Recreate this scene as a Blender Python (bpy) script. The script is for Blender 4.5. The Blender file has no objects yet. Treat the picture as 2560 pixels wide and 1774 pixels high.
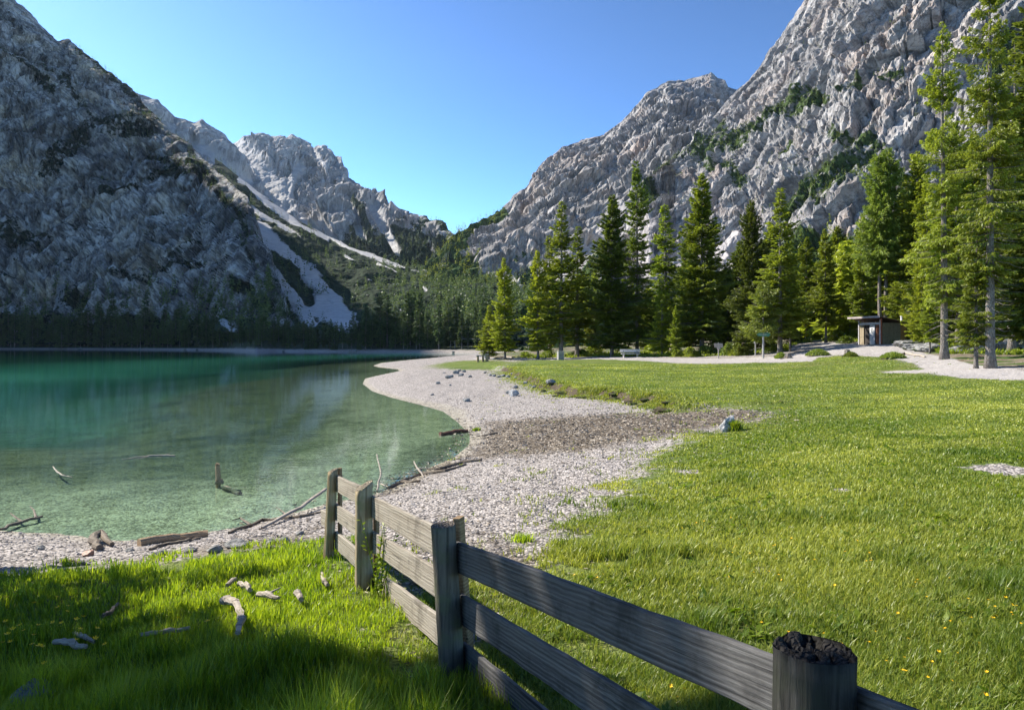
import bpy, bmesh, math, random
import numpy as np
from mathutils import Vector, Matrix

# ---------------------------------------------------------------- camera, sky, sun
S = bpy.context.scene
COL = S.collection
F, HZ, CAMZ = 683.0, 345.5, 2.75          # focal length in px of a 1024 wide picture, horizon row, eye height over the lake
SUN_EL, SUN_AZ = math.radians(37), math.radians(-64)   # azimuth from +Y towards +X

cam_d = bpy.data.cameras.new('camera'); cam = bpy.data.objects.new('camera', cam_d); COL.objects.link(cam)
cam.location = (0, 0, CAMZ); cam.rotation_euler = (math.radians(90), 0, 0)
cam_d.sensor_width = 36; cam_d.lens = 36 * F / 1024; cam_d.shift_y = (HZ - 354.5) / 1024
cam_d.clip_start = 0.05; cam_d.clip_end = 20000
S.camera = cam

W = bpy.data.worlds.new('World'); S.world = W; W.use_nodes = True
wn = W.node_tree.nodes; wl = W.node_tree.links; wn.clear()
sky = wn.new('ShaderNodeTexSky'); sky.sky_type = 'NISHITA'; sky.sun_disc = False
sky.sun_elevation = SUN_EL; sky.sun_rotation = SUN_AZ
sky.altitude = 2500; sky.air_density = 1.0; sky.dust_density = 2.0; sky.ozone_density = 3.0
bg = wn.new('ShaderNodeBackground'); bg.inputs['Strength'].default_value = 0.05
wo = wn.new('ShaderNodeOutputWorld')
hs = wn.new('ShaderNodeHueSaturation'); hs.inputs['Saturation'].default_value = 0.95; hs.inputs['Value'].default_value = 0.64; hs.inputs['Hue'].default_value = 0.489
gm_ = wn.new('ShaderNodeGamma'); gm_.inputs['Gamma'].default_value = 1.8
wl.new(sky.outputs[0], gm_.inputs[0]); wl.new(gm_.outputs[0], hs.inputs['Color']); wl.new(hs.outputs[0], bg.inputs[0]); wl.new(bg.outputs[0], wo.inputs[0])

SV = Vector((math.cos(SUN_EL) * math.sin(SUN_AZ), math.cos(SUN_EL) * math.cos(SUN_AZ), math.sin(SUN_EL)))
sl = bpy.data.lights.new('sun', 'SUN'); sl.energy = 4.4; sl.angle = math.radians(0.53); sl.color = (1.0, 0.93, 0.82)
so = bpy.data.objects.new('sun', sl); COL.objects.link(so); so.rotation_euler = SV.to_track_quat('Z', 'Y').to_euler()

S.view_settings.view_transform = 'Standard'; S.view_settings.look = 'None'
S.view_settings.exposure = 1.35; S.view_settings.gamma = 1.0
S.cycles.max_bounces = 6; S.cycles.diffuse_bounces = 3; S.cycles.glossy_bounces = 3
S.cycles.transmission_bounces = 4; S.cycles.transparent_max_bounces = 12
S.cycles.caustics_reflective = False; S.cycles.caustics_refractive = False

# ---------------------------------------------------------------- helpers
rng = np.random.default_rng(7)
random.seed(7)
_pr = np.random.default_rng(99)
_perm = np.concatenate([_pr.permutation(256)] * 3).astype(np.int64)
_grad = _pr.normal(size=(256, 3)); _grad /= np.linalg.norm(_grad, axis=1)[:, None]

def pnoise(p):
    p = np.asarray(p, dtype=np.float64); i = np.floor(p).astype(np.int64); f = p - i; i &= 255
    u = f * f * f * (f * (f * 6 - 15) + 10)
    def g(dx, dy, dz):
        h = _perm[_perm[_perm[i[:, 0] + dx] + i[:, 1] + dy] + i[:, 2] + dz]
        gr = _grad[h]
        return gr[:, 0] * (f[:, 0] - dx) + gr[:, 1] * (f[:, 1] - dy) + gr[:, 2] * (f[:, 2] - dz)
    ux, uy, uz = u[:, 0], u[:, 1], u[:, 2]
    a = g(0,0,0) * (1-ux) + g(1,0,0) * ux; b = g(0,1,0) * (1-ux) + g(1,1,0) * ux
    c = g(0,0,1) * (1-ux) + g(1,0,1) * ux; d = g(0,1,1) * (1-ux) + g(1,1,1) * ux
    a = a * (1-uy) + b * uy; c = c * (1-uy) + d * uy
    return (a * (1-uz) + c * uz) * 1.6

def fbm(p, o=5, gain=0.5):
    r = np.zeros(len(p)); a = 1.0; q = np.array(p, dtype=np.float64)
    for k in range(o):
        r += a * pnoise(q); a *= gain; q = q * 2.03 + 17.3
    return r

def ridged(p, o=5, gain=0.5):
    r = np.zeros(len(p)); a = 1.0; q = np.array(p, dtype=np.float64)
    for k in range(o):
        r += a * (1 - 2 * np.abs(pnoise(q))); a *= gain; q = q * 2.07 + 31.7
    return r

def sstep(a, b, x):
    t = np.clip((x - a) / (b - a), 0, 1); return t * t * (3 - 2 * t)

def link(o): COL.objects.link(o); return o

def mesh_np(name, V, faces, mat=None, attrs=None, smooth=False, parent=None):
    """faces: list of int arrays (n,k) with a fixed k each"""
    V = np.asarray(V, dtype=np.float32)
    me = bpy.data.meshes.new(name); me.vertices.add(len(V)); me.vertices.foreach_set('co', V.ravel())
    faces = [np.asarray(f, dtype=np.int32) for f in faces if len(f)]
    nl = sum(f.size for f in faces); npoly = sum(len(f) for f in faces)
    me.loops.add(nl); me.polygons.add(npoly)
    me.loops.foreach_set('vertex_index', np.concatenate([f.ravel() for f in faces]))
    tot = np.concatenate([np.full(len(f), f.shape[1], dtype=np.int32) for f in faces])
    st = np.concatenate([[0], np.cumsum(tot)[:-1]]).astype(np.int32)
    me.polygons.foreach_set('loop_start', st); me.polygons.foreach_set('loop_total', tot)
    me.polygons.foreach_set('use_smooth', np.full(npoly, smooth))
    for k, a in (attrs or {}).items():
        at = me.attributes.new(k, 'FLOAT', 'POINT'); at.data.foreach_set('value', np.asarray(a, dtype=np.float32))
    me.update(calc_edges=True)
    if mat: me.materials.append(mat)
    o = bpy.data.objects.new(name, me); link(o)
    if parent is not None: o.parent = parent
    return o

def grid_faces(nr, nc):
    i = np.arange(nr * nc).reshape(nr, nc)
    return np.stack([i[:-1, :-1], i[:-1, 1:], i[1:, 1:], i[1:, :-1]], -1).reshape(-1, 4)

def tag(o, label=None, cat=None, group=None, kind=None):
    if label: o['label'] = label
    if cat: o['category'] = cat
    if group: o['group'] = group
    if kind: o['kind'] = kind
    return o

def empty(name, loc=(0, 0, 0), rz=0):
    o = bpy.data.objects.new(name, None); link(o); o.location = loc; o.rotation_euler = (0, 0, rz); o.empty_display_size = 0.2
    return o

class MB:
    """collects pieces for one mesh"""
    def __init__(s): s.V = []; s.F = {}; s.n = 0
    def add(s, V, faces):
        V = np.asarray(V, float); 
        for f in faces: s.F.setdefault(len(f), []).append([i + s.n for i in f])
        s.V.append(V); s.n += len(V); return s
    def box(s, c, size, rot=None, taper=0):
        x, y, z = [k / 2 for k in size]
        v = np.array([(-x,-y,-z),(x,-y,-z),(x,y,-z),(-x,y,-z),(-x,-y,z),(x,-y,z),(x,y,z),(-x,y,z)])
        if taper: v[4:, :2] *= (1 - taper)
        if rot is not None: v = v @ np.array(rot).T
        return s.add(v + np.array(c), [(3,2,1,0),(4,5,6,7),(0,1,5,4),(1,2,6,5),(2,3,7,6),(3,0,4,7)])
    def tube(s, pts, rad, sides=8, cap=True, jit=0.0, seed=0):
        pts = np.asarray(pts, float); n = len(pts); rad = np.broadcast_to(np.asarray(rad, float), (n,))
        r = np.random.default_rng(seed); V = []
        T = np.gradient(pts, axis=0); T /= np.linalg.norm(T, axis=1)[:, None] + 1e-9
        ref = np.array([0, 0, 1.0]) if abs(T[:, 2]).mean() < 0.8 else np.array([1.0, 0, 0])
        prof = 1 + jit * r.normal(size=sides)
        for k in range(n):
            a = np.cross(T[k], ref); a /= np.linalg.norm(a) + 1e-9; b = np.cross(T[k], a)
            th = np.arange(sides) / sides * 2 * math.pi
            rr = rad[k] * prof * (1 + 0.4 * jit * r.normal(size=sides))
            V.append(pts[k] + np.outer(np.cos(th) * rr, a) + np.outer(np.sin(th) * rr, b))
        f = []
        for k in range(n - 1):
            for j in range(sides):
                j2 = (j + 1) % sides
                f.append((k*sides+j, k*sides+j2, (k+1)*sides+j2, (k+1)*sides+j))
        if cap: f.append(tuple(range(sides))[::-1]); f.append(tuple((n-1)*sides + j for j in range(sides)))
        return s.add(np.concatenate(V), f)
    def build(s, name, mat, parent=None, smooth=False, attrs=None, bevel=0):
        fs = []
        for k, v in s.F.items(): fs.append(np.array(v))
        o = mesh_np(name, np.concatenate(s.V), fs, mat, attrs, smooth, parent)
        if bevel:
            m = o.modifiers.new('bevel', 'BEVEL'); m.width = bevel; m.segments = 2; m.limit_method = 'ANGLE'
        return o

# ---------------------------------------------------------------- node materials
class NT:
    def __init__(s, name):
        s.m = bpy.data.materials.new(name); s.m.use_nodes = True; s.t = s.m.node_tree; s.t.nodes.clear()
        s.out = s.t.nodes.new('ShaderNodeOutputMaterial'); s.co = s.t.nodes.new('ShaderNodeTexCoord')
    def n(s, typ, **kw):
        nd = s.t.nodes.new('ShaderNode' + typ)
        for k, v in kw.items(): setattr(nd, k, v)
        return nd
    def set(s, sock, v):
        if isinstance(v, bpy.types.NodeSocket): s.t.links.new(v, sock)
        elif isinstance(v, (tuple, list)) and len(v) == 3 and sock.type == 'RGBA': sock.default_value = (*v, 1)
        else: sock.default_value = v
    def attr(s, name): return s.n('Attribute', attribute_name=name).outputs['Fac']
    def obj(s): return s.co.outputs['Object']
    def geo(s): return s.n('NewGeometry').outputs['Position']
    def mapping(s, vec, scale=(1,1,1), rot=(0,0,0), loc=(0,0,0)):
        m = s.n('Mapping'); s.set(m.inputs[0], vec); m.inputs['Scale'].default_value = scale
        m.inputs['Rotation'].default_value = rot; m.inputs['Location'].default_value = loc; return m.outputs[0]
    def noise(s, vec, scale, detail=4, rough=0.55, dist=0):
        m = s.n('TexNoise'); s.set(m.inputs['Vector'], vec); m.inputs['Scale'].default_value = scale
        m.inputs['Detail'].default_value = detail; m.inputs['Roughness'].default_value = rough; m.inputs['Distortion'].default_value = dist
        return m.outputs[0]
    def voro(s, vec, scale, out='Distance', feature='F1', rnd=1):
        m = s.n('TexVoronoi', feature=feature); s.set(m.inputs['Vector'], vec); m.inputs['Scale'].default_value = scale
        m.inputs['Randomness'].default_value = rnd
        return m.outputs[out]
    def math(s, op, a, b=0.0, c=None):
        m = s.n('Math', operation=op); s.set(m.inputs[0], a); s.set(m.inputs[1], b)
        if c is not None: s.set(m.inputs[2], c)
        return m.outputs[0]
    def rng(s, x, a, b, lo=0.0, hi=1.0, smooth=True):
        m = s.n('MapRange', interpolation_type='SMOOTHSTEP' if smooth else 'LINEAR')
        s.set(m.inputs[0], x)
        for k, v in ((1, a), (2, b), (3, lo), (4, hi)): s.set(m.inputs[k], v)
        return m.outputs[0]
    def mix(s, f, a, b, mode='MIX'):
        m = s.n('Mix', data_type='RGBA', blend_type=mode); s.set(m.inputs[0], f); s.set(m.inputs[6], a); s.set(m.inputs[7], b); return m.outputs[2]
    def bump(s, h, strength=0.5, dist=0.1, normal=None):
        m = s.n('Bump'); s.set(m.inputs['Height'], h); m.inputs['Strength'].default_value = strength; m.inputs['Distance'].default_value = dist
        if normal: s.set(m.inputs['Normal'], normal)
        return m.outputs[0]
    def pbr(s, color, rough=0.8, normal=None, spec=0.25, metal=0.0):
        b = s.n('BsdfPrincipled'); s.set(b.inputs['Base Color'], color); s.set(b.inputs['Roughness'], rough)
        b.inputs['Specular IOR Level'].default_value = spec; b.inputs['Metallic'].default_value = metal
        if normal: s.set(b.inputs['Normal'], normal)
        return b.outputs[0]
    def done(s, sh): s.t.links.new(sh, s.out.inputs['Surface']); return s.m
# ---------------------------------------------------------------- lie of the land (world metres, lake level z = 0)
def w0(px, py, z=0.0):
    d = (CAMZ - z) * F / (py - HZ); return ((px - 512) / F * d, d)
def wd(px, d): return ((px - 512) / F * d, d)

SHORE = [(-160, 2), (-60, 7.5), (-25, 9.8)] + [w0(*p) for p in [
    (0, 531), (60, 534), (120, 541), (175, 537), (240, 527), (290, 514), (330, 503), (381, 492.6), (402, 482), (429, 468), (454, 457),
    (469, 445), (470, 434), (458, 422), (443, 411), (422.5, 405), (391, 397), (372.5, 390.5), (363, 383), (366, 378), (381, 374.5), (400, 370.5),
    (398, 368.6), (380, 367), (373.5, 365.3), (381, 362.5), (412, 359.3), (443, 357.3), (475, 355.8)]] + [
    (2, 215), (12, 240), (500, 240), (500, -80), (-160, -80)]
SHORE = np.array(SHORE)
FAR_PX = np.array([-700, -300, 0, 60, 130, 190, 230, 256, 275, 330, 400, 460, 500, 520, 560])
FAR_D = np.array([520, 560, 560, 545, 500, 440, 380, 300, 325, 305, 285, 262, 246, 236, 226])

def seg_dist(x, y, poly, closed=True):
    p = np.asarray(poly, float); n = len(p); best = np.full(x.shape, 1e18)
    for k in range(n if closed else n - 1):
        a = p[k]; b = p[(k + 1) % n]; ab = b - a; L = ab @ ab + 1e-12
        t = np.clip(((x - a[0]) * ab[0] + (y - a[1]) * ab[1]) / L, 0, 1)
        best = np.minimum(best, (x - a[0] - t * ab[0]) ** 2 + (y - a[1] - t * ab[1]) ** 2)
    return np.sqrt(best)
def inside(x, y, poly):
    p = np.asarray(poly, float); n = len(p); r = np.zeros(x.shape, bool)
    for k in range(n):
        a = p[k]; b = p[(k + 1) % n]
        if a[1] == b[1]: continue
        c = ((a[1] > y) != (b[1] > y)) & (x < (b[0] - a[0]) * (y - a[1]) / (b[1] - a[1]) + a[0]); r ^= c
    return r
def sdf(x, y, poly): 
    d = seg_dist(x, y, poly); return np.where(inside(x, y, poly), d, -d)

def cp(px, py, d): return ((px - 512) / F * d, d, CAMZ - d * (py - HZ) / F)
HC = [(0, 0, 1.36), (-6, 2, 1.3), (8, 4, 1.36), (4, 12, 1.32), (16, 14, 1.4), (30, 10, 1.5), (6, 26, 1.3), (2, 42, 1.3), (-3, 62, 1.35), (12, 45, 1.25), (20, 36, 1.3),
      (-8, 110, 1.4), (-8, 180, 1.6), (5, 250, 3), (-40, 3, 1.2), (-80, -20, 2), (0, -40, 2), (60, -20, 3), (200, 0, 10), (40, 20, 2.0), (70, 40, 5),
      cp(505, 356, 88), cp(560, 357, 84), cp(612, 354.5, 84), cp(702, 354, 80), cp(660, 359, 70), cp(760, 353, 72), cp(760, 359.5, 62), cp(800, 349, 76), cp(875, 343.7, 68),
      cp(905, 344.5, 62), cp(812, 340, 105), cp(850, 346, 62), cp(850, 357, 50), cp(944, 357, 42), cp(990, 365, 31), cp(1024, 379, 27), cp(1024, 350, 52), cp(880, 372, 37),
      (50, 90, 4.6), (90, 100, 7), (0, 130, 1.8), (30, 150, 3.5), (120, 200, 8), (60, 260, 6), (200, 300, 12), (500, 200, 25), (500, 500, 20), (20, 400, 6)]
HC = np.array(HC)
def _tps(r2): return np.where(r2 > 1e-9, 0.5 * r2 * np.log(np.maximum(r2, 1e-12)), 0)
_n = len(HC); _A = np.zeros((_n + 3, _n + 3)); _q = HC[:, :2] / 20
_A[:_n, :_n] = _tps(((_q[:, None] - _q[None]) ** 2).sum(-1)) + np.eye(_n) * 0.02
_A[:_n, _n] = 1; _A[:_n, _n+1:] = _q; _A[_n:, :_n] = _A[:_n, _n:].T
_w = np.linalg.solve(_A, np.concatenate([HC[:, 2], np.zeros(3)]))
def inland(x, y):
    r = _w[_n] + _w[_n+1] * x / 20 + _w[_n+2] * y / 20
    for k in range(_n): r = r + _w[k] * _tps((x / 20 - _q[k, 0]) ** 2 + (y / 20 - _q[k, 1]) ** 2)
    return r

BANK = [w0(*p, 1.15) for p in [(509, 366.5), (522, 371), (545, 376), (573, 380), (600, 382), (622, 384), (645, 387), (665, 391), (682, 396)]]
BANK_POLY = np.array(BANK + [(14, 21), (40, 30), (60, 60), (30, 90), (0, 90), (-3, 66)])
def bank_drop(x, y):
    wob = 0.4 * fbm(np.stack([x * 0.55, y * 0.35, x * 0 + 3], -1), 3)
    s = sdf(x, y, BANK_POLY) + wob * 1.2
    fade = sstep(30, 12, np.hypot(x - 2, y - 42)) * sstep(17, 25, y + 0.4 * np.maximum(x, 0))
    return 0.30 * sstep(0.1, -0.35, s) * sstep(-9, -1.0, s) * fade

def terrain(x, y, rough=True):
    x = np.asarray(x, float); y = np.asarray(y, float); sh = x.shape; x = x.ravel(); y = y.ravel()
    s = sdf(x, y, SHORE)
    H = np.clip(inland(x, y), 0.9, 90)
    spit = sstep(60, 90, y)
    land = np.where(s > 0, H * (1 - np.exp(-np.maximum(s, 0) / (6.5 + 5 * spit))), 0)
    land = land - np.where(s > 0, bank_drop(x, y), 0)
    land = np.where(s > 0, np.maximum(land, 0.03 * np.minimum(s, 5)), land)
    ns = np.maximum(-s, 0)
    bed = -(0.035 * ns + 0.07 * np.maximum(ns - 10, 0)) 
    bed = np.maximum(bed, -9)
    pxx = 512 + F * x / np.maximum(y, 1)
    fd = np.interp(pxx, FAR_PX, FAR_D)
    fs = y - fd
    far = np.where(fs > 0, 0.10 * np.minimum(fs, 12) + 0.11 * np.clip(fs - 12, 0, 45), np.maximum(0.3 * fs, -9))
    fan = np.exp(-(np.minimum(pxx - 250, (pxx - 250) * 0.45) / 14.0) ** 2 * np.where(pxx > 250, 1, 0.6)) * sstep(0, 30, fs) * 0.3 * sstep(120, 60, fs)
    far = far + fan
    lake = np.maximum(bed, np.where(y > 150, far, -9))
    z = np.where(s > 0, np.maximum(land, np.where((y > 200) & (fs > 0), np.minimum(far, land + far), -9)), lake)
    if rough:
        p = np.stack([x, y, x * 0], -1)
        z = z + np.where(s > 0.3, 0.05 * fbm(p * 0.55, 3) + 0.02 * fbm(p * 3.1, 2), 0.03 * fbm(p * 0.8, 3)) * sstep(0.0, 2.5, np.abs(s) + 0.15)
    return z.reshape(sh)

def tz(x, y): return float(terrain(np.array([x]), np.array([y]))[0])
_ys = np.concatenate([np.linspace(1.2, 30, 900), np.linspace(30.1, 130, 800), np.linspace(131, 620, 500)])
def G(px, py, lift=0.0):
    """first point of the ground on the sight line through a picture point"""
    x = (px - 512) / F * _ys; zr = CAMZ - _ys * (py - HZ) / F
    g = np.maximum(terrain(x, _ys, False), 0); k = np.argmax(g >= zr)
    if not (g >= zr).any(): k = int(np.argmin(zr - g))
    y = _ys[k]; X = x[k]
    return np.array([X, y, max(tz(X, y), 0.0) + lift])
def Gp(l): return np.array([G(*p)[:2] for p in l])

# zones, traced on the ground
GRASS = [Gp([(620, 760), (484, 709), (505, 640), (540, 600), (565, 569), (600, 535), (622, 516), (658, 480), (694, 446), (720, 434), (756, 424), (796, 414), (780, 409), (700, 401)]).tolist()
         + BANK[::-1] + Gp([(515, 363.5), (530, 360), (600, 357.5), (700, 364), (812, 362), (870, 370), (905, 374), (960, 378.5), (1024, 380.5)]).tolist()
         + [(60, 25), (60, -20), (3, -20), (0.9, 1.2)],
         Gp([(-60, 588), (0, 583), (67, 575), (147, 568), (231, 557), (300, 547), (330, 545), (345, 560), (375, 600), (430, 650), (470, 690)]).tolist() + [(0.9, 1.6), (1.5, -10), (-30, -10), (-30, 5)],
         Gp([(442, 364), (460, 361), (485, 360), (518, 362), (495, 365.5), (468, 368.6), (446, 367)]),
         Gp([(818, 357.5), (850, 355.2), (880, 358), (900, 364), (915, 369), (880, 370), (820, 365), (790, 362)])]
GRASS = [np.array(g) for g in GRASS]
PATH = np.array([(-6, 100)] + Gp([(540, 358), (600, 356.2), (700, 358), (760, 356.5), (795, 353), (815, 350)]).tolist()
        + [cp(822, 0, 80)[:2], cp(802, 0, 104)[:2], cp(822, 0, 106)[:2], cp(850, 0, 82)[:2], cp(860, 0, 66)[:2], cp(905, 0, 60)[:2]]
        + Gp([(948, 357), (978, 365), (1024, 371), (1080, 376), (1080, 384), (1024, 379.5), (960, 377.5), (900, 373), (880, 371), (925, 369), (915, 363), (880, 356.5), (840, 354), (818, 357), (812, 361.5), (700, 363), (600, 358.8)]).tolist() + [(-5, 92)])
DEB_REFL = [Gp([(474, 430), (440, 436), (405, 446), (388, 462), (372, 484), (340, 506), (385, 496), (420, 484), (470, 462)]),  # dark water: debris and dark tree reflections painted into the bed
       Gp([(470, 432), (480, 420), (540, 417), (620, 412), (700, 404), (770, 410), (800, 416), (760, 424), (715, 430), (660, 440), (600, 450), (540, 456), (480, 460), (450, 462), (462, 448)]),
       Gp([(440, 520), (480, 540), (540, 550), (580, 545), (560, 580), (530, 620), (500, 640), (450, 600), (400, 560)]),
       Gp([(250, 540), (330, 520), (330, 548), (230, 556), (100, 572), (90, 563), (180, 550)])]
WOODFLOOR = np.array([(-4, 93), (20, 84), (24, 77), (27, 75), cp(800, 0, 90)[:2], cp(870, 0, 85)[:2], cp(910, 0, 60)[:2], cp(948, 0, 41)[:2], cp(985, 0, 32)[:2], cp(1100, 0, 29)[:2], (120, 30), (160, 200), (0, 220)])

BARE = [(*G(*p)[:2], r_) for p, r_ in (((765, 568), 0.16), ((842, 490), 0.14), ((655, 605), 0.09), ((985, 468), 0.42), ((1022, 470), 0.5), ((640, 520), 0.22), ((690, 470), 0.3))]
def zones(x, y):
    g = np.full(x.shape, -99.0); sc = 0.35 + 0.02 * y
    for P in GRASS: g = np.maximum(g, sdf(x, y, P))
    grass = sstep(-1.5, 1.0, g / (sc * 2.6))
    for bx, by, br in BARE:
        q_ = np.hypot(x - bx, y - by); k_ = q_ < br * 3
        if k_.any(): grass[k_] *= 1 - 0.62 * sstep(br * 1.3, br * 0.35, q_[k_] * (1 + 0.5 * fbm(np.stack([x[k_] * 4 / (1 + br), y[k_] * 4 / (1 + br), 0 * x[k_]], -1), 2)))
    d = np.full(x.shape, -99.0)
    for P in DEB_REFL: d = np.maximum(d, sdf(x, y, P))
    deb = sstep(-1.2, 1.6, d / (sc * 1.9))
    path = sstep(-1, 1, sdf(x, y, PATH) / (0.25 + 0.006 * y))
    wood = sstep(-1, 1, sdf(x, y, WOODFLOOR) / 1.2)
    far = (y > 210).astype(float)
    return grass, deb, path, np.maximum(wood * (1 - far), 0), g

pxs = np.concatenate([np.linspace(-1500, -110, 30)[:-1], np.linspace(-110, 1134, 640), np.linspace(1134, 2500, 30)[1:]])
kk = (pxs - 512) / F
rr = np.concatenate([0.8 * (130 / 0.8) ** np.linspace(0, 1, 470), np.linspace(132, 900, 110)])
X = kk[None, :] * rr[:, None]; Y = np.repeat((rr - 2.0)[:, None], len(kk), 1); 
Z = terrain(X, Y)
gz, dz, pz, wz, _ = zones(X.ravel(), Y.ravel())
far_shade = 0

# ground material
m = NT('ground'); pos = m.geo()
n1 = m.noise(pos, 1.6, 5, 0.6); n2 = m.noise(pos, 9, 4, 0.65); n3 = m.noise(pos, 0.35, 3)
nn = m.math('ADD', m.math('MULTIPLY', n1, 0.5), m.math('MULTIPLY', n2, 0.5))
dv = m.math('MULTIPLY', m.math('SUBTRACT', nn, 0.5), 1.7)
gm = m.rng(m.math('ADD', m.attr('grass'), dv), 0.38, 0.62)
dm = m.rng(m.math('ADD', m.attr('debris'), dv), 0.3, 0.75)
pm = m.rng(m.math('ADD', m.attr('path'), m.math('MULTIPLY', dv, 0.5)), 0.35, 0.65)
wm = m.rng(m.math('ADD', m.attr('wood'), dv), 0.3, 0.7)
peb = m.voro(m.mapping(pos, (1, 1, 0.3)), 26, 'Color'); pebd = m.voro(m.mapping(pos, (1, 1, 0.3)), 26, 'Distance')
peb2 = m.voro(m.mapping(pos, (1, 1, 0.3)), 11, 'Color')
sepc = m.n('SeparateColor'); m.set(sepc.inputs[0], peb); sepd = m.n('SeparateColor'); m.set(sepd.inputs[0], peb2)
pv = m.math('ADD', m.math('MULTIPLY', sepc.outputs[0], 0.6), m.math('MULTIPLY', sepd.outputs[0], 0.4))
gravel = m.mix(m.rng(pv, 0.15, 0.85), (0.17, 0.15, 0.135), (0.52, 0.475, 0.44))
gravel = m.mix(m.rng(n3, 0.35, 0.7), gravel, m.mix(0.5, gravel, (0.33, 0.30, 0.275)))
gravel = m.mix(m.rng(pebd, 0.5, 0.75), gravel, (0.10, 0.09, 0.08))
deb = m.mix(m.rng(pv, 0.3, 0.9), (0.055, 0.043, 0.03), (0.19, 0.155, 0.115))
deb = m.mix(m.rng(sepc.outputs[1], 0.9, 0.95), deb, (0.45, 0.40, 0.33))
gn = m.noise(pos, 26, 3, 0.7); gn2 = m.noise(m.mapping(pos, (0.5, 1.4, 1)), 0.8, 4, 0.6)
grs = m.mix(m.rng(gn, 0.3, 0.7), (0.05, 0.085, 0.010), (0.15, 0.20, 0.028))
grs = m.mix(m.rng(gn2, 0.4, 0.7), grs, m.mix(m.rng(gn, 0.3, 0.7), (0.08, 0.11, 0.02), (0.20, 0.23, 0.06)))
gn3 = m.noise(m.mapping(pos, (0.35, 1.0, 1)), 0.32, 5, 0.62, 0.5)
grs = m.mix(m.rng(gn3, 0.50, 0.72, 0, 0.75), grs, m.mix(m.rng(gn, 0.35, 0.65), (0.10, 0.10, 0.03), (0.26, 0.235, 0.09)))
grs = m.mix(m.rng(gn3, 0.42, 0.28, 0, 0.6), grs, (0.035, 0.07, 0.012))
wood = m.mix(m.rng(nn, 0.35, 0.65), (0.10, 0.075, 0.045), (0.25, 0.21, 0.16))
wood = m.mix(m.rng(n3, 0.48, 0.6), wood, (0.06, 0.10, 0.02))
pth = m.mix(m.rng(pv, 0.1, 0.9), (0.28, 0.255, 0.235), (0.44, 0.41, 0.39))
# lake bed: pale gravel at the edge, brown wet pebbles, then green marl as it deepens
z = m.n('SeparateXYZ'); m.set(z.inputs[0], pos); zz = z.outputs[2]
bedn = m.noise(pos, 1.1, 6, 0.65); bedl = m.noise(pos, 0.28, 4, 0.6, 0.6)
bst = m.rng(m.math('ADD', m.math('MULTIPLY', pv, 0.5), m.math('MULTIPLY', bedn, 0.5)), 0.3, 0.7)
sand = m.mix(bst, (0.14, 0.125, 0.085), (0.46, 0.42, 0.31))
olive = m.mix(bst, (0.028, 0.034, 0.016), (0.17, 0.165, 0.09)); olive = m.mix(m.rng(bedl, 0.46, 0.62, 0, 0.75), olive, (0.020, 0.028, 0.015))
marl = m.mix(m.rng(bedn, 0.35, 0.7), (0.015, 0.06, 0.036), (0.06, 0.16, 0.10)); marl = m.mix(m.rng(bedl, 0.48, 0.6, 0, 0.6), marl, (0.012, 0.045, 0.03))
zj = m.math('ADD', zz, m.math('MULTIPLY', m.math('SUBTRACT', bedl, 0.5), 0.25))
bed = m.mix(m.rng(zj, -0.22, -0.04), olive, sand); bed = m.mix(m.rng(zj, -0.85, -0.32), marl, bed); bed1 = sand
bed = m.mix(m.math('MULTIPLY', dm, 0.8), bed, m.mix(bedn, (0.03, 0.035, 0.02), (0.10, 0.10, 0.06)))  # bed darkened for sunken debris and for painted dark reflections
c = m.mix(wm, gravel, wood); c = m.mix(gm, c, grs); c = m.mix(m.math('MULTIPLY', dm, m.rng(gm, 0, 1, 1, 0.25)), c, deb)
c = m.mix(pm, c, pth)
wet = m.rng(zz, 0.02, 0.10)
c = m.mix(wet, m.mix(0.55, bed1, c), c); c = m.mix(m.rng(zz, -0.03, 0.02), bed, c)
# the far bank: shrubs and turf behind a strip of pale shore gravel
farm = m.math('MULTIPLY', m.attr('far'), m.rng(m.math('ADD', zz, m.math('MULTIPLY', n3, 1.2)), 1.4, 2.2))
c = m.mix(farm, c, m.mix(m.rng(n3, 0.4, 0.6), (0.02, 0.032, 0.012), (0.05, 0.065, 0.03)))
h = m.math('ADD', m.math('MULTIPLY', pebd, -0.6), m.math('MULTIPLY', gn, m.math('MULTIPLY', gm, 1.2)))
nzv = m.n('SeparateXYZ'); m.set(nzv.inputs[0], m.n('NewGeometry').outputs['Normal'])
c = m.mix(m.math('MULTIPLY', m.rng(nzv.outputs[2], 0.97, 0.90), m.attr('bank')), c, m.mix(n2, (0.035, 0.026, 0.016), (0.13, 0.10, 0.065)))
m.done(m.pbr(c, 0.9, m.bump(h, 0.7, 0.05), 0.15)); M_GROUND = m.m

ground = mesh_np('ground', np.stack([X.ravel(), Y.ravel(), Z.ravel()], -1), [grid_faces(*X.shape)], M_GROUND,
                 {'grass': gz, 'debris': dz, 'path': pz, 'wood': wz, 'far': sstep(230, 260, Y.ravel()) * (X.ravel() < 5) * (1 - sstep(0.1, 0.3, np.exp(-((512 + F * X.ravel() / np.maximum(Y.ravel(), 1) - 245) / 26.0) ** 2) * (Y.ravel() < np.interp(512 + F * X.ravel() / np.maximum(Y.ravel(), 1), FAR_PX, FAR_D) + 13))),
                  'bank': sstep(2.5, 1.5, seg_dist(X.ravel(), Y.ravel(), BANK, False)) }, smooth=True)
tag(ground, kind='structure')

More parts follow.
